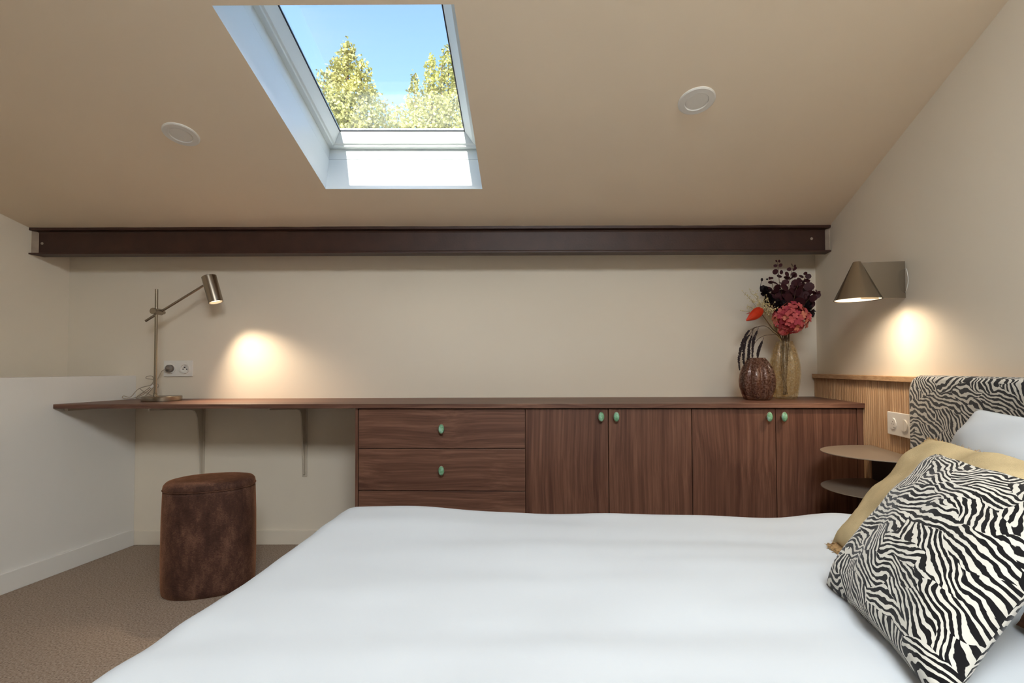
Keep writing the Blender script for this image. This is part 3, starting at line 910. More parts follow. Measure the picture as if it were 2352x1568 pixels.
# ------------------------------------------------------------------ desk lamp
YL = 2.47
base_c = atY(372, 912, YL); base_c.z = ZW + .0002
dl_ = thing('desk_lamp', 'brushed nickel desk lamp with a lit cylinder head on the walnut desk', 'desk lamp', base_c)
bb = MB().lathe([(.082, 0), (.084, .002), (.084, .0205), (.082, .0230), (.0005, .0240)], base_c, 64).build('base', MAT['nickel'], dl_, smooth=True); smooth_angle(bb, 30)
pb = atY(356.5, 905, YL)
pole_x, pole_y = pb.x, YL
ptop = atY(361, 664, YL).z
MB().tube([(pole_x, pole_y, .770), (pole_x, pole_y, ptop)], .0068, 16).build('pole', MAT['nickel'], dl_, smooth=False)
MB().lathe([(.009, 0), (.009, .012), (.0068, .014)], (pole_x, pole_y, .7715), 16).build('collar', MAT['nickel'], dl_)
zj = atY(362, 715, YL).z
jt = MB().tube([(pole_x, YL - .026, zj), (pole_x, YL + .036, zj)], .0155, 24).build('joint', MAT['nickel'], dl_, bevel=.0012)
MB().tube([(pole_x, YL + .036, zj), (pole_x, YL + .043, zj), (pole_x, YL + .044, zj), (pole_x, YL + .054, zj)], [.004, .004, .0085, .0085], 16).build('joint_screw', MAT['nickel'], dl_)
ya_ = YL + .022
a0, a1 = atY(334.5, 737, ya_), atY(467, 656, ya_)
MB().tube([a0, a1], .0058, 14).build('arm', MAT['nickel'], dl_)
h1, h0 = atY(479.5, 634, ya_), atY(496, 694, ya_)
hd = (h0 - h1).normalized()
rh = .0335
e1 = Vector((0, 1, 0)); e2 = hd.cross(e1)
Th = Matrix((e1, e2, -hd)).transposed()
if Th.determinant() < 0: Th = Matrix((-e1, e2, -hd)).transposed()
L_ = (h0 - h1).length
hp = [(rh, 0), (rh, L_ - .002), (rh - .002, L_), (.0005, L_ + .0005)]
hm = MB().lathe(hp, h0, 48, T=Th, cap0=False)
hm.lathe([(rh, 0), (rh - .0025, 0), (rh - .0025, .02)], h0, 48, T=Th, cap0=False, cap1=False)
hh = hm.build('head', MAT['nickel'], dl_, smooth=True); smooth_angle(hh, 30)
MB().lathe([(rh - .003, .012), (.0005, .006)], h0, 32, T=Th, cap0=False).build('bulb', MAT['bulb'], dl_, smooth=True)
ld = bpy.data.lights.new('desk_lamp_beam', 'SPOT'); ld.energy = 25; ld.color = (1.0, 0.80, 0.58)
ld.spot_size = math.radians(96); ld.spot_blend = 1.0; ld.shadow_soft_size = .022
lo = bpy.data.objects.new('desk_lamp_beam', ld); COL.objects.link(lo); lo.parent = dl_
lo.location = h0 + hd * .004 - ORG[dl_]
lo.rotation_euler = (hd + Vector((.16, -.04, 0))).to_track_quat('-Z', 'Y').to_euler()
# cord: from the base, a loose tied bundle, up to the plug
def cp(x, y, Y=2.56): return atY(x, y, Y)
zt_ = .7535
def onT(x, y): 
    p = atZ(x, y, zt_); p.y = min(p.y, 2.61); return p
bx_, by_ = base_c.x, base_c.y
cord1 = curve_pts([Vector((bx_ - .05, by_ + .075, .756)), Vector((bx_ - .08, by_ + .09, .754)), cp(322, 893, 2.57), cp(346, 884, 2.57), cp(352, 872, 2.57), cp(336, 869, 2.57), cp(338, 864, 2.57), cp(350, 864, 2.57),
                   cp(353, 876, 2.58), cp(349, 888, 2.57), cp(328, 906, 2.57), cp(305, 914, 2.55), cp(283, 914, 2.53), cp(284, 909, 2.53), cp(300, 911, 2.55), cp(318, 893, 2.56), cp(344, 885, 2.57), cp(362, 882, 2.58), cp(363, 889, 2.58), cp(354, 888, 2.57),
                   cp(335, 908, 2.57), cp(322, 913, 2.57), cp(312, 913, 2.57), cp(330, 900, 2.57), cp(350, 884, 2.575), cp(361, 872, 2.59), cp(372, 852, 2.60), cp(384, 848, 2.60), Vector((plug_c[0], D - .045, plug_c[1]))], 6)
for p in cord1: p.z = max(p.z, ZW + .0025)
MB().tube(cord1, .0019, 6).build('cord', plain('clear_cord', rgb(176, 160, 138), 0.3), dl_, smooth=True)
MB().tube([cp(347, 890, 2.57), cp(353, 884, 2.575)], .007, 8).build('cord_tie', MAT['white_plastic'], dl_)
MB().tube([(plug_c[0], D - .0102, plug_c[1]), (plug_c[0], D - .030, plug_c[1]), (plug_c[0], D - .034, plug_c[1]), (plug_c[0] , D - .05, plug_c[1])], [.0185, .0185, .011, .004], 20).build('plug', MAT['grey_plug'], dl_)

# ------------------------------------------------------------------ pouf
pcx, pcy, ph_ = -1.262, 2.135, .445
po = thing('pouf', 'oval brown velvet pouf standing under the desk edge', 'pouf', (pcx, pcy, 0))
ca_, sa_ = math.cos(math.radians(20)), math.sin(math.radians(20))
def oval_ring(k, z, a=.170, b=.138, seg=64):
    out = []
    for i in range(seg):
        t = 2 * PI * i / seg
        e = 2.35
        c, s = math.cos(t), math.sin(t)
        x = a * k * abs(c) ** (2 / e) * (1 if c >= 0 else -1)
        y = b * k * abs(s) ** (2 / e) * (1 if s >= 0 else -1)
        out.append(Vector((pcx + x * ca_ - y * sa_, pcy + x * sa_ + y * ca_, z)))
    return out
def loft(rings, cap0=True, cap1=True):
    b = MB(); seg = len(rings[0]); vs = [p for r in rings for p in r]; fs = []
    for i in range(len(rings) - 1):
        for k in range(seg): fs.append((i*seg + k, i*seg + (k+1) % seg, (i+1)*seg + (k+1) % seg, (i+1)*seg + k))
    if cap0: fs.append(list(range(seg))[::-1])
    if cap1: fs.append(list(range((len(rings)-1)*seg, len(rings)*seg)))
    b.add(vs, fs)
    return b
loft([oval_ring(.955, 0.0), oval_ring(.985, .006), oval_ring(1.0, .03), oval_ring(1.012, .15), oval_ring(1.005, .30), oval_ring(.985, .40), oval_ring(.975, .414)]).build('body', MAT['velvet'], po, smooth=True)
loft([oval_ring(.975, .4145), oval_ring(.985, .420), oval_ring(.972, .432), oval_ring(.93, .4405), oval_ring(.80, .4455), oval_ring(.5, .449), oval_ring(.2, .450), oval_ring(.01, .450)]).build('seat_top', MAT['velvet'], po, smooth=True)
r_ = oval_ring(.987, .4145); MB().tube(r_ + [r_[0]], .0022, 6, cap=False).build('piping', MAT['velvet'], po, smooth=True)

# ------------------------------------------------------------------ bed
ZBED = .440
yfar = 1.50
be = thing('bed', 'double bed with a zebra-print headboard against the right wall', 'bed', RW(.7, .1, 0))
# headboard
def HBP(a, h, z):   # a = metres along the wall from the far edge towards the viewer
    return RW(1.655, h, z) - WA * a
hb_t0, hb_t1, hb_h, hb_l = .033, .105, .872, 1.72
seg = 10
prof = []
rr = .055
prof.append((0, .02))
for k in range(seg + 1):
    t = PI - PI / 2 * k / seg
    prof.append((rr + rr * math.cos(t), hb_h - rr + rr * math.sin(t)))
for k in range(seg + 1):
    t = PI / 2 - PI / 2 * k / seg
    prof.append((hb_l - rr + rr * math.cos(t), hb_h - rr + rr * math.sin(t)))
prof.append((hb_l, .02))
def inset(prof, d):
    cxm, czm = hb_l / 2, .45
    return [(a + (d if a < cxm else -d) if abs(a - cxm) > cxm - rr - 1e-6 else a, z - (d if z > hb_h - rr - 1e-6 else 0)) for a, z in prof]
hbm = MB(); loops = []
for d, h in ((.006, hb_t0), (0, hb_t0 + .006), (0, hb_t1 - .014), (.004, hb_t1 - .004), (.014, hb_t1)):
    loops.append([HBP(a, h, z) for a, z in (inset(prof, d) if d else prof)])
hb_uv = []
for (d, h), lp in zip(((.006, .0), (0, .006), (0, .06), (.004, .07), (.014, .08)), loops):
    for (a, z) in (inset(prof, d) if d else prof):
        hb_uv.append((a + (h - .08) * (1 if a < .5 else -1), z + (h - .08) * .5))
n_ = len(prof)
vs = [p for l in loops for p in l]; fs = []
for i in range(len(loops) - 1):
    for k in range(n_): fs.append((i*n_ + k, i*n_ + (k+1) % n_, (i+1)*n_ + (k+1) % n_, (i+1)*n_ + k))
fs.append(list(range(n_))[::-1]); fs.append(list(range((len(loops)-1)*n_, len(loops)*n_)))
hbm.add(vs, fs)
hb = hbm.build('headboard', MAT['zebra'], be, smooth=True, uv=hb_uv); smooth_angle(hb, 50)
# top surface of the made bed, as a quad on the mattress
FR = RW(1.51, .12, ZBED)
f1, f2 = atZ(212, 1568, ZBED), atZ(690, 1252, ZBED)
fd = (f2 - f1) / (f2.y - f1.y)
FL, NL = f1 + fd * (1.605 - f1.y), f1 + fd * (-.05 - f1.y)
NR = RW(-.06, .12, ZBED)
def bedq(s, t):   # s 0 foot .. 1 head, t 0 near .. 1 far
    return (NL * (1-s) + NR * s) * (1-t) + (FL * (1-s) + FR * s) * t
def quad_prism(z0, z1, ins):
    q = [bedq(ins, ins), bedq(1, ins), bedq(1, 1 - ins), bedq(ins, 1 - ins)]
    return MB().prism([(p.x, p.y, z0) for p in q], (0, 0, z1 - z0))
quad_prism(.09, .24, .03).build('base', MAT['bed_base'], be, bevel=.01)
quad_prism(.241, ZBED - .045, .035).build('mattress', MAT['linen'], be, bevel=.03, seg=4)
for s, t in ((.06, .06), (.94, .06), (.94, .94), (.06, .94)):
    p = bedq(s, t); MB().lathe([(.02, 0), (.025, .09)], (p.x, p.y, 0), 16).build('leg', MAT['wood_z'], be)
# duvet: draped sheet with rounded fall on three sides
DR, RD = .30, .055
def fall(d, L):
    # d: arc-length distance past the edge (>0) -> (outward, down)
    if d <= 0: return (0.0, 0.0)
    arc = RD * PI / 2
    if d < arc:
        th = d / RD
        return (RD * math.sin(th), RD * (1 - math.cos(th)))
    return (RD + .012 * math.sin((d - arc) * 9), RD + (d - arc))
du_n, dv_n = 150, 150
ex_s = (FR - FL).normalized(); ex_t = (FL - NL).normalized()
nrm_f = Vector((-1, .1, 0)).normalized()
dv = []
Ls, Lt = (FR - FL).length, (FL - NL).length
for i in range(du_n + 1):
    ds = -DR + (Ls + DR - .05) * i / du_n          # from below the foot to just before the headboard
    for j in range(dv_n + 1):
        dt = -DR + (Lt + 2 * DR) * j / dv_n
        s = max(0, ds) / Ls; t = min(max(dt, 0), Lt) / Lt
        # soft rounded corner plan
        p = bedq(s, t)
        cs = max(0, .10 - ds); 
        ox, dz1 = fall(-ds + RD, Ls) if ds < RD else (0, 0)
        side = 1 if dt > Lt / 2 else -1
        dd = (dt - Lt if side > 0 else -dt)
        oy, dz2 = fall(dd + RD, Lt) if dd > -RD else (0, 0)
        # pull the rounded part back inside by RD so the outline stays on the edge
        px2 = bedq(max(ds, RD) / Ls, min(max(dt, RD), Lt - RD) / Lt)
        p = px2 - ex_s * ox + ex_t * side * oy
        dz = math.hypot(dz1, dz2) if (dz1 < RD and dz2 < RD) else max(dz1, dz2)
        q = Vector((p.x * 2.2, p.y * 2.2, 0))
        wv = noise.noise(q) * .010 + noise.noise(q * 2.3 + Vector((4, 1, 0))) * .005
        wr = noise.noise(Vector((p.x * 2.0 + 3, p.y * 11, 2))) * .0060
        top = max(0, 1 - dz / RD)
        lump = .020 * math.exp(-((p.x + .33) ** 2 / .10 + (p.y - 1.52) ** 2 / .04))
        fold = .020 * math.exp(-((p.x - .93) ** 2 / .012 + (p.y - 1.44) ** 2 / .006))
        z = ZBED + (wv + wr + lump + fold) * (.35 + .65 * top) - dz
        if dz > RD:
            ff = noise.noise(Vector((p.x * 9, p.y * 9, 5))) * .014 * min(1, (dz - RD) / .1)
            p = p - ex_s * (ff if dz1 > dz2 else 0) + ex_t * side * (ff if dz2 >= dz1 else 0)
        dv.append((p.x, p.y, z))
dm = MB(); fs = []
for i in range(du_n):
    for j in range(dv_n):
        a = i * (dv_n + 1) + j
        fs.append((a, a + 1, a + dv_n + 2, a + dv_n + 1))
dm.add(dv, fs)
du = dm.build('duvet', MAT['linen'], None, smooth=True, origin=bedq(.5, .5) - Vector((0, 0, .04)))
sm = du.modifiers.new('thickness', 'SOLIDIFY'); sm.thickness = .02; sm.offset = -1
tag(du, 'smooth white duvet spread over the bed, draping over the foot', 'duvet')

# cushions: closed pillow surfaces over four corner points
def pillow(name, label, cat, corners, nrm, thick, mat, wob=.006, seed=1, pinch=.07, ears=0.0, n=36, group=None, fur=0.0, uvk=1.25):
    A, B, C_, D_ = [Vector(c) for c in corners]       # bottom-far, bottom-near, top-near, top-far
    nrm = Vector(nrm).normalized()
    wU = ((B - A).length + (C_ - D_).length) / 2; wV = ((D_ - A).length + (C_ - B).length) / 2
    vs, uvs = [], []
    for side in (1, -1):
        for i in range(n + 1):
            for j in range(n + 1):
                u, v = i / n, j / n
                a, b = 2*u - 1, 2*v - 1
                # edges drawn in between the corners
                ka = 1 - pinch * (1 - b*b) ** 1 * (abs(a) ** 3)
                kb = 1 - pinch * (1 - a*a) ** 1 * (abs(b) ** 3)
                uu, vv = (a * ka + 1) / 2, (b * kb + 1) / 2
                p = (A * (1-uu) + B * uu) * (1-vv) + (D_ * (1-uu) + C_ * uu) * vv
                f = ((1 - a*a) * (1 - b*b)) ** .42
                edge = min(1 - abs(a), 1 - abs(b))
                w = noise.noise(Vector((u * 5 + seed, v * 5, seed * 3.1))) * wob * min(1, f * 2)
                w += fur * noise.noise(Vector((u * 60 + seed, v * 60, 1.3))) if fur else 0
                p = p + nrm * (side * (thick * f * (1 if side > 0 else .5) + (w if side > 0 else w * .5)))
                vs.append(p); uvs.append((u * wU * uvk + seed * .37, v * wV * uvk + seed * .21 + (0 if side > 0 else 1.3)))
    fs = []; m = (n + 1) ** 2
    for sd_ in (0, 1):
        for i in range(n):
            for j in range(n):
                a = sd_ * m + i * (n + 1) + j
                q = (a, a + n + 1, a + n + 2, a + 1)
                fs.append(q if sd_ == 0 else q[::-1])
    b = MB(); b.add(vs, fs)
    o = b.build(name, mat, None, smooth=True, origin=(A + B) / 2, uv=uvs, recalc=False)
    bm = bmesh.new(); bm.from_mesh(o.data)
    bmesh.ops.remove_doubles(bm, verts=bm.verts, dist=1e-5)
    bmesh.ops.recalc_face_normals(bm, faces=bm.faces)
    bm.to_mesh(o.data); bm.free()
    o.data.shade_smooth()
    return tag(o, label, cat, group)
zB = ZBED + .012
# white pillow against the headboard
def BL(y, h, z): return RW(y, h, z)
pillow('pillow', 'white pillow leaning on the zebra headboard, topmost behind the cushions', 'pillow',
       [BL(1.33, .30, zB + .02), BL(.72, .30, zB + .02), BL(.66, .175, .795), BL(1.235, .175, .795)], (-1, .2, .45), .062, MAT['linen'], .012, 3, .06)
def leaning(A, B, T):
    # bottom edge A-B on the bed, T the far top corner; returns corners and outward normal
    Cn = T + (B - A)
    n = (B - A).cross(T - A).normalized()
    if n.x > 0: n = -n
    return [A, B, Cn, T], n
# cream plush cushion with frayed seams
A_ = atZ(1912, 1247, zB + .004); B_ = A_ - WA * .46
T_ = atY(2132, 1006, A_.y - .02)
c_, n_ = leaning(A_, B_, T_)
cz = pillow('plush_cushion', 'cream plush cushion with frayed edges leaning behind the zebra cushion', 'cushion', c_, n_, .060, MAT['cream_fur'], .020, 5, .045, fur=.0012)
fl = MB(); k_ = 14
P0, P1, P2 = atZ(1901, 1250, zB + .012), atZ(1990, 1238, zB + .030), atZ(1950, 1292, zB + .006)
ORG[cz] = (A_ + B_) / 2
top_ = [P0, P1 + Vector((0, 0, .004)), P2]
fl.prism(top_, (0, 0, -.006)); 
fl.build('turned_corner', MAT['fringe'], cz, bevel=.002)
tf = MB(); rq = random.Random(4)
for a, b, m in ((c_[0], c_[3], 150), (c_[3], c_[2], 120), (P0, P2, 50), (P0, P1, 40)):
    for q in range(m):
        t = q / m
        p = a.lerp(b, t)
        mid = (c_[0] + c_[1] + c_[2] + c_[3]) / 4
        if m > 100: p = p + (mid - p).normalized() * (.045 * .55 * math.sin(PI * t) * .45)
        out = (p - mid).normalized() + Vector((rq.gauss(0, .5), rq.gauss(0, .5), rq.gauss(0, .4)))
        out = out.normalized() * rq.uniform(.004, .011)
        tf.tube([p - out * .6, p + out], [.0013, .0003], 4)
tf.build('frayed_edge', MAT['fringe'], cz)['kind'] = 'stuff'
A_ = atZ(1897, 1349, zB + .002); B_ = atZ(2168, 1640, zB + .004)
T_ = atY(2158, 1042, A_.y + .045)
c_, n_ = leaning(A_, B_, T_)
pillow('zebra_cushion', 'zebra-print cushion in black and off-white at the front of the bed', 'cushion', c_, n_, .072, MAT['zebra'], .010, 2, .075)
pillow('velvet_cushion', 'dark brown velvet cushion in shadow right of the zebra cushion', 'cushion',
       [BL(.80, .40, zB + .01), BL(.42, .40, zB + .01), BL(.42, .20, .70), BL(.80, .20, .70)], (-1, .2, .6), .06, MAT['velvet'], .008, 9, .06)

# ------------------------------------------------------------------ vases and bouquet
def vase(name, label, c, prof, mat, lobes, amp):
    def fr(t, i): return 1 + amp * (abs(math.cos(lobes / 2 * t)) ** .7 - .6)
    b = MB()
    b.lathe(prof, c, 96, fr=fr, cap0=True, cap1=False)
    inner = [(max(r - .004, .002), z) for r, z in prof if z > .006][::-1] + [(.002, .006)]
    b.lathe([prof[-1]] + inner, c, 96, fr=fr, cap0=False, cap1=True)
    o = b.build(name, mat, None, smooth=True, origin=c)
    return tag(o, label, 'vase')
vt = atY(1804, 912, 2.45); VT = Vector((vt.x, 2.45, ZW + .0003))
vs_ = atY(1740, 914, 2.37); VS = Vector((vs_.x, 2.37, ZW + .0003))
vase('glass_vase', 'tall ribbed golden crackle-glass vase holding the bouquet', VT,
     [(.040, 0), (.047, .004), (.052, .03), (.058, .07), (.063, .12), (.062, .15), (.057, .19), (.048, .23), (.039, .258), (.034, .270), (.034, .276)], MAT['vase_gold'], 9, .26)
vase('glass_vase', 'short round ribbed smoky-brown glass vase, empty, left of the tall one', VS,
     [(.046, 0), (.054, .004), (.062, .025), (.071, .06), (.073, .09), (.069, .12), (.060, .15), (.046, .178), (.035, .192), (.034, .196)], MAT['vase_brown'], 9, .24)
mouth = VT + Vector((0, 0, .268))
foot = VT + Vector((0, 0, .02))
def fp(x, y, Y=2.45): return atY(x, y, Y)
def leaf_mesh(name, mat, w=.5, cup=.12, n=10):
    b = MB(); vs = [(0, .5, 0)]
    for k in range(n):
        t = 2 * PI * k / n
        x, y = w * math.sin(t), .5 - .5 * math.cos(t)
        vs.append((x, y, cup * (x / w) ** 2 * .6 + cup * .4 * abs(y - .5)))
    b.add(vs, [(0, 1 + k, 1 + (k + 1) % n) for k in range(n)])
    me = bpy.data.meshes.new(name); me.from_pydata([tuple(p) for p in b.v], [], b.f); me.materials.append(mat); me.update()
    me.shade_smooth()
    return me
LM = leaf_mesh('leaf', MAT['leaf_plum'], .48)
LB = leaf_mesh('leaf', MAT['leaf_black'], .52, .2)
rnd = random.Random(11)
def orient(p, d, up, s, roll=0):
    d = Vector(d).normalized(); up = Vector(up)
    x = d.cross(up)
    x = x.normalized() if x.length > 1e-4 else Vector((1, 0, 0))
    z = x.cross(d)
    R = Matrix((x, d, z)).transposed().to_4x4()
    return Matrix.Translation(p) @ R @ Matrix.Rotation(roll, 4, 'Y') @ Matrix.Diagonal((s, s, s, 1))
EUC = [
 ('tallest', [(1812, 775), (1800, 700), (1790, 645), (1786, 600)], 2.45, 8, 13, 'plum eucalyptus branch, tallest of the bouquet'),
 ('right2', [(1815, 775), (1816, 700), (1812, 650), (1822, 612)], 2.43, 8, 16, 'plum eucalyptus branch in the middle of the bouquet, second tallest'),
 ('right3', [(1818, 775), (1836, 700), (1842, 660), (1850, 632)], 2.46, 8, 16, 'plum eucalyptus branch leaning right behind the pink hydrangea'),
 ('far', [(1818, 775), (1845, 705), (1862, 682), (1876, 672)], 2.40, 7, 13, 'plum eucalyptus branch reaching furthest right to the wall corner'),
 ('left', [(1810, 775), (1795, 715), (1782, 680), (1770, 640)], 2.47, 8, 14, 'plum eucalyptus branch left of the tallest one'),
 ('front', [(1814, 775), (1818, 715), (1824, 685), (1832, 655)], 2.41, 8, 19, 'short plum eucalyptus branch with the largest leaves above the hydrangea'),
]
for nm, pts, Yd, nl, sz, lab in EUC:
    P = [foot + Vector((rnd.uniform(-.01, .01), rnd.uniform(-.01, .01), 0)), mouth + Vector((rnd.uniform(-.012, .012), rnd.uniform(-.012, .012), 0))]
    for k, (x, y) in enumerate(pts[1:]): P.append(fp(x, y, 2.45 + (Yd - 2.45) * (k + 1) / 3))
    o = thing('eucalyptus_branch', lab, 'branch', P[0], 'bouquet in the tall vase')
    C_ = curve_pts(P, 10)
    MB().tube(C_, [.0022 - .0014 * i / len(C_) for i in range(len(C_))], 6).build('stem', MAT['stem'], o, smooth=True)
    i0 = int(len(C_) * .52)
    for k in range(nl):
        f = k / (nl - 1)
        idx = int(i0 + (len(C_) - 2 - i0) * f)
        c = C_[idx]; dd = (C_[idx + 1] - C_[idx - 1]).normalized()
        s = sz * .86 * 2.45 / FPX * (1.75 - 1.15 * f ** 1.6)
        az = k * 1.9 + rnd.uniform(-.4, .4)
        for q in (0, 1):
            a = az + q * PI
            out = (Vector((math.cos(a), math.sin(a) * .6, 0)) + dd * (.25 + .5 * f)).normalized()
            up = Vector((rnd.uniform(-.7, .7), -1, rnd.uniform(-.2, .9)))
            put('leaf', LM, None, o, orient(c + out * s * .28, out, up, s * rnd.uniform(.85, 1.15), rnd.uniform(-.3, .3)))
# dark roses / orchids
PT = None
def petal_mesh(mat, name='petal'):
    b = MB(); vs = []; n = 6
    for i in range(n + 1):
        v = i / n
        for j in range(5):
            u = (j - 2) / 2
            w = .42 * math.sin(PI * min(1, .12 + v * .8)) ** .7
            vs.append((u * w, v, .22 * v * v + .18 * u * u))
    fs = [(i*5 + j, i*5 + j + 1, i*5 + j + 6, i*5 + j + 5) for i in range(n) for j in range(4)]
    b.add(vs, fs)
    me = bpy.data.meshes.new(name); me.from_pydata([tuple(p) for p in b.v], [], b.f); me.materials.append(mat); me.update(); me.shade_smooth()
    return me
PB_ = petal_mesh(MAT['leaf_black'])
def dark_bloom(px_, py_, Y, size, face, lab, npet=9, bud=None):
    c = fp(px_, py_, Y)
    o = thing('dark_blossom', lab, 'flower', foot, 'bouquet in the tall vase')
    mid = (mouth + c) / 2 + Vector((0, 0, .01))
    MB().tube(curve_pts([foot, mouth + Vector((rnd.uniform(-.01, .01), 0, 0)), mid, c], 8), .0018, 6).build('stem', MAT['stem'], o, smooth=True)
    face = Vector(face).normalized(); e1 = face.orthogonal().normalized(); e2 = face.cross(e1)
    for k in range(npet):
        a = k * 2.4; tilt = .25 + .75 * k / npet
        d = (e1 * math.cos(a) + e2 * math.sin(a)) * tilt + face * (1.1 - tilt)
        put('petal', PB_, None, o, orient(c, d, face, size * (.7 + .4 * k / npet)))
    if bud:
        pts = [c] + [fp(x, y, Y) for x, y in bud]
        MB().tube(curve_pts(pts, 5), .0011, 6).build('twig', MAT['leaf_black'], o, smooth=True)
        MB().ball(pts[-1], .0055, sc=(1, 1, 1.5)).build('bud', MAT['leaf_black'], o, smooth=True)
        MB().ball(fp(1762, 641, Y), .004, sc=(1.5, 1, 1)).build('bud', MAT['leaf_black'], o, smooth=True)
dark_bloom(1758, 672, 2.44, .036, (-.4, -.7, .5), 'black blossom with a budding twig, left of the eucalyptus', bud=[(1746, 665), (1748, 650), (1750, 642)])
dark_bloom(1768, 690, 2.46, .040, (-.5, -.8, .1), 'black blossom tucked above the dried spray')
dark_bloom(1786, 703, 2.42, .040, (-.2, -1, .2), 'black blossom hidden between the dried spray and the pink hydrangea', 10)
dark_bloom(1846, 705, 2.45, .046, (.7, -.6, .1), 'black blossom right of the pink hydrangea', 10)
dark_bloom(1858, 718, 2.43, .032, (.9, -.4, -.3), 'small drooping black blossom at the right edge of the bouquet', 7)
# hydrangea
def floret_mesh(mat, name='floret'):
    b = MB()
    for k in range(4):
        a = k * PI / 2 + PI / 4
        R3 = Matrix.Rotation(a, 3, 'Z')
        vs = [R3 @ Vector(p) for p in ((0, 0, 0), (-.30, .25, .10), (-.46, .62, .26), (-.26, .98, .22), (0.0, 1.04, .12), (.26, .98, .22), (.46, .62, .26), (.30, .25, .10), (0, .55, .06))]
        b.add(vs, [(8, i, (i + 1) % 8) for i in range(8)])
    me = bpy.data.meshes.new(name); me.from_pydata([tuple(p) for p in b.v], [], b.f); me.materials.append(mat); me.update(); me.shade_smooth()
    return me
FP_, FQ_, FR_ = floret_mesh(MAT['pink']), floret_mesh(MAT['peach']), floret_mesh(MAT['rose'])
hcn = fp(1817, 730, 2.40)
ho = thing('hydrangea', 'pink and peach hydrangea head in the tall vase', 'flower', foot, 'bouquet in the tall vase')
MB().tube(curve_pts([foot, mouth + Vector((.015, -.008, 0)), fp(1812, 765, 2.42), hcn], 8), .0036, 8).build('stem', MAT['stem'], ho, smooth=True)
MB().ball(hcn, .050, 14, 8).build('core', MAT['rose'], ho, smooth=True)
nf = 105
for k in range(nf):
    z = 1 - 2 * (k + .5) / nf; a = k * 2.39996
    d = Vector((math.sqrt(1 - z*z) * math.cos(a), math.sqrt(1 - z*z) * math.sin(a), z))
    rr_ = .066 * (1 + .12 * noise.noise(d * 2.2)) 
    d2 = Vector((d.x * 1.10, d.y * .95, d.z * .98))
    dn = (d + Vector((rnd.uniform(-.5, .5), rnd.uniform(-.5, .5), rnd.uniform(-.4, .5)))).normalized()
    p = hcn + d2 * rr_
    put('floret', rnd.choice((FQ_, FP_, FP_, FQ_, FR_)), None, ho, orient(p + d * rnd.uniform(-.006, .006), dn.orthogonal(), dn, .0160 * rnd.uniform(.85, 1.2), 0) @ Matrix.Rotation(rnd.uniform(0, 6), 4, 'Z'))
low = fp(1800, 758, 2.41)
for k in range(16):
    d = Vector((rnd.gauss(0, 1), rnd.gauss(-.5, 1), rnd.gauss(-.3, 1))).normalized()
    put('floret', FQ_ if rnd.random() < .3 else FP_, None, ho, orient(low + d * .020, d.orthogonal(), d, .014, 0))
# red anthurium
ao_ = thing('anthurium', 'glossy red-orange anthurium bloom at the left of the bouquet', 'flower', foot, 'bouquet in the tall vase')
rc_ = fp(1746, 716, 2.40); rt = fp(1714, 737, 2.38)
MB().tube(curve_pts([foot, mouth + Vector((-.012, -.005, 0)), fp(1772, 752, 2.43), rc_], 8), .0018, 6).build('stem', MAT['stem'], ao_, smooth=True)
b = MB(); vs = []; nn_ = 10
ax = (rt - rc_); pu = Vector((-.35, -.25, .9)).normalized()
sd2 = ax.normalized().cross(pu).normalized(); pu = sd2.cross(ax.normalized())
for i in range(nn_ + 1):
    v = i / nn_
    w = .030 * (math.sin(PI * (.10 + .88 * v)) ** .7) * (1.25 - .75 * v)
    for j in range(9):
        u = (j - 4) / 4
        th = u * 1.5
        vs.append(rc_ - ax * .15 + ax * (1.15 * v) + pu * (w * math.sin(th) * .95 + .002) - sd2 * (w * (math.cos(th) - .3) * .7))
fs = [(i*9 + j, i*9 + j + 1, i*9 + j + 10, i*9 + j + 9) for i in range(nn_) for j in range(8)]
b.add(vs, fs); b.build('spathe', MAT['red'], ao_, smooth=True)
MB().tube([rc_, rc_ + ax * .5 + pu * .006], [.003, .0015], 8).build('spadix', MAT['peach'], ao_, smooth=True)
MB().tube([rc_ + ax * .6 + pu * .012, fp(1722, 718, 2.40), fp(1713, 721, 2.40)], [.004, .003, .0006], 6).build('bract', MAT['red'], ao_, smooth=True)
# dried spray
dro = thing('dried_spray', 'dried straw-coloured filler spray with tiny blooms', 'dried flowers', foot, 'bouquet in the tall vase')
sp = MB(); blm = MB()
for (x, y, Y) in ((1706, 669, 2.44), (1722, 668, 2.46), (1735, 672, 2.45), (1704, 714, 2.42), (1716, 702, 2.42), (1728, 690, 2.44), (1740, 688, 2.40), (1752, 692, 2.41), (1760, 684, 2.42), (1768, 695, 2.40), (1775, 700, 2.39), (1770, 710, 2.39), (1780, 712, 2.38), (1750, 700, 2.39), (1738, 700, 2.40), (1765, 716, 2.385)):
    tip = fp(x, y, Y); hub = fp(1768 + rnd.uniform(-14, 6), 726 + rnd.uniform(-8, 10), 2.43)
    cc = curve_pts([mouth + Vector((-.01, 0, 0)), hub, (hub * .45 + tip * .55) + Vector((0, 0, .006)), tip], 6)
    sp.tube(cc, .0009, 4)
    for k in range(16):
        q = cc[rnd.randint(int(len(cc) * .55), len(cc) - 1)]
        e = q + Vector((rnd.gauss(0, .008), rnd.gauss(0, .007), rnd.gauss(.002, .007)))
        sp.tube([q, e], .0004, 3, cap=False)
        blm.ball(e, rnd.uniform(.0016, .0034), 5, 4)
sp.tube(curve_pts([foot, mouth + Vector((-.01, 0, 0)), fp(1768, 726, 2.43)], 6), .0016, 6)
sp.build('stems', MAT['straw'], dro, smooth=True)['kind'] = 'stuff'
blm.build('blooms', MAT['straw_bloom'], dro)['kind'] = 'stuff'
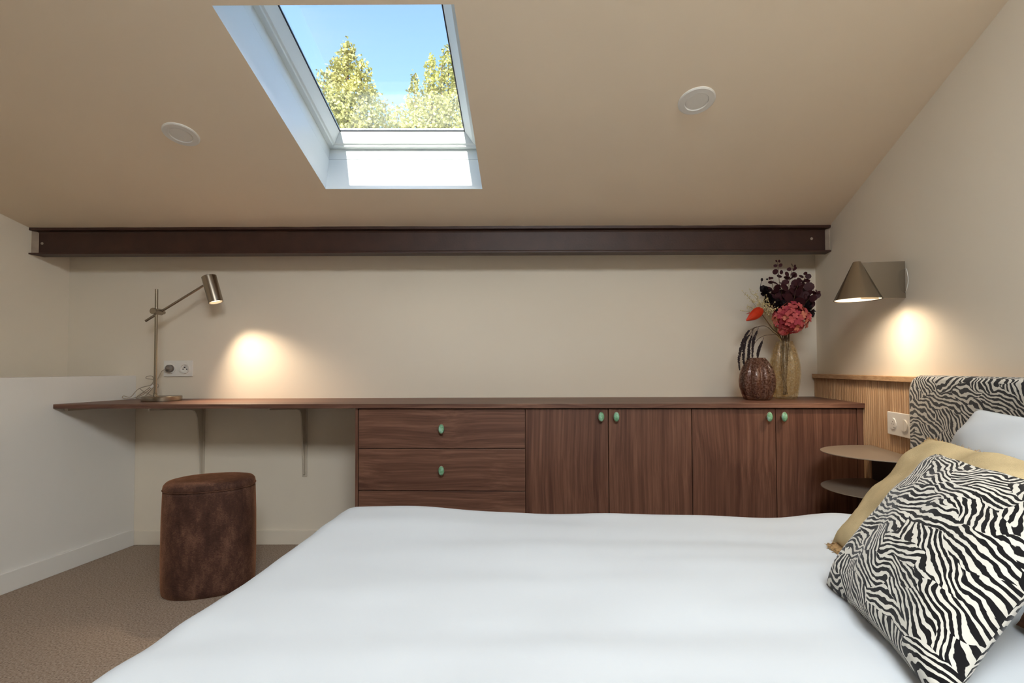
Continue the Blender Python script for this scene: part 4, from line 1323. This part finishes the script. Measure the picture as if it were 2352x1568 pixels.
# hanging amaranth
am = thing('hanging_amaranth', 'black hanging amaranth drooping left over the short vase', 'flower', foot, 'bouquet in the tall vase')
MB().tube(curve_pts([foot, mouth + Vector((-.018, 0, 0)), fp(1775, 762, 2.43), fp(1758, 749, 2.42), fp(1738, 751, 2.42), fp(1726, 758, 2.42)], 8), .0016, 6).build('stem', MAT['stem'], am, smooth=True)
MB().tube(curve_pts([fp(1782, 768, 2.43), fp(1758, 770, 2.43), fp(1742, 778, 2.43), fp(1732, 790, 2.43)], 8), .0013, 6).build('stem', MAT['stem'], am, smooth=True)
TS = [[(1738, 750), (1722, 758), (1712, 772), (1703, 795), (1697, 825), (1699, 849)],
      [(1733, 752), (1722, 768), (1712, 783), (1708, 805), (1708, 830), (1713, 845)],
      [(1730, 756), (1727, 770), (1721, 790), (1720, 812), (1717, 830), (1712, 843)],
      [(1742, 752), (1738, 763), (1731, 780), (1729, 800), (1728, 822)],
      [(1754, 775), (1750, 786), (1744, 800), (1741, 812), (1740, 822)]]
for ti, pts in enumerate(TS):
    cc = curve_pts([fp(x, y, 2.42 + .012 * ((ti * 7) % 3 - 1)) for x, y in pts], 8)
    b = MB(); k0 = int(len(cc) * .22)
    b.tube(cc, .0010, 5)
    for k in range(k0, len(cc)):
        for q in range(7):
            w = .0062 * math.sin(PI * (.18 + .74 * (k - k0) / (len(cc) - k0))) + .001
            d = Vector((rnd.gauss(0, 1), rnd.gauss(0, 1), rnd.gauss(0, .6))).normalized()
            b.ball(cc[k] + d * w * .6, w * .55, 5, 3)
    b.build('tassel', MAT['tassel'], am, smooth=False)['kind'] = 'stuff'

# ------------------------------------------------------------------ outside
gd = MB().box((-40, 3.4, -3.3), (40, 60, -3.2)).build('ground', MAT['grass'])
tag(gd, 'lawn outside the house', kind='structure')
def tree(px_, py_, Y, spread, lab, n, seed, spires):
    r = random.Random(seed)
    top = atY(px_, py_, Y)
    base = Vector((top.x, Y, -3.2))
    o = thing('tree', lab, 'tree', base, 'trees outside the roof window')
    MB().tube([base, base + Vector((.1, 0, 3)), Vector((top.x - .05, Y, top.z - 2.2)), Vector((top.x, Y, top.z - .25))], [.2, .16, .07, .012], 10).build('trunk', MAT['bark'], o, smooth=True)
    b = MB(); br = MB()
    for (sx, sy, w, h, cnt) in spires:
        w, h = w * spread, h * spread
        tp = atY(sx, sy, Y + r.uniform(-.4, .4))
        br.tube([Vector((top.x, Y, tp.z - h * 1.1)), tp - Vector((0, 0, h * .5)), tp], [.04, .02, .005], 6)
        for k in range(cnt):
            f = r.random() ** .75                       # 0 tip .. 1 bottom
            wd = w * (f ** .5 * .95 + .04)
            a = r.uniform(0, 2 * PI); q = math.sqrt(r.random()) * wd
            cl = noise.noise(Vector((a * 1.2, f * 7, seed))) 
            p = tp + Vector((math.cos(a) * q * (1 + .35 * cl), math.sin(a) * q, -f * h + r.gauss(0, .05)))
            s = r.uniform(.035, .075) * spread
            d = Vector((r.gauss(0, 1), r.gauss(0, 1), r.gauss(-.3, .6))).normalized()
            e = d.orthogonal().normalized(); e = (e * math.cos(a * 3) + d.cross(e) * math.sin(a * 3))
            m_ = p + d * s * .55
            b.add([p, m_ + e * s * .42, p + d * s, m_ - e * s * .42], [(0, 1, 2, 3)])
    br.build('branches', MAT['bark'], o, smooth=True)
    fo_ = b.build('foliage', MAT['tree_leaf'], o, recalc=False)
    fo_['kind'] = 'stuff'
tree(800, 96, 9.0, 1, 'yellow-green leafy tree seen at the left of the roof window', 0, 3,
     [(798, 96, .48, 2.4, 3800), (772, 138, .55, 2.4, 3400), (830, 140, .50, 2.2, 3200), (745, 165, .7, 2.4, 3200), (855, 205, .55, 2.0, 2400), (885, 235, .5, 1.7, 1600)])
tree(1015, 125, 11.6, 1.2, 'yellow-green leafy tree seen at the right of the roof window', 0, 5,
     [(1030, 110, .50, 2.6, 3600), (992, 130, .34, 2.4, 2200), (953, 168, .30, 2.0, 1500), (1055, 130, .6, 2.4, 2800), (1000, 205, .8, 1.8, 3000), (945, 225, .6, 1.6, 1800), (912, 245, .5, 1.5, 1200)])
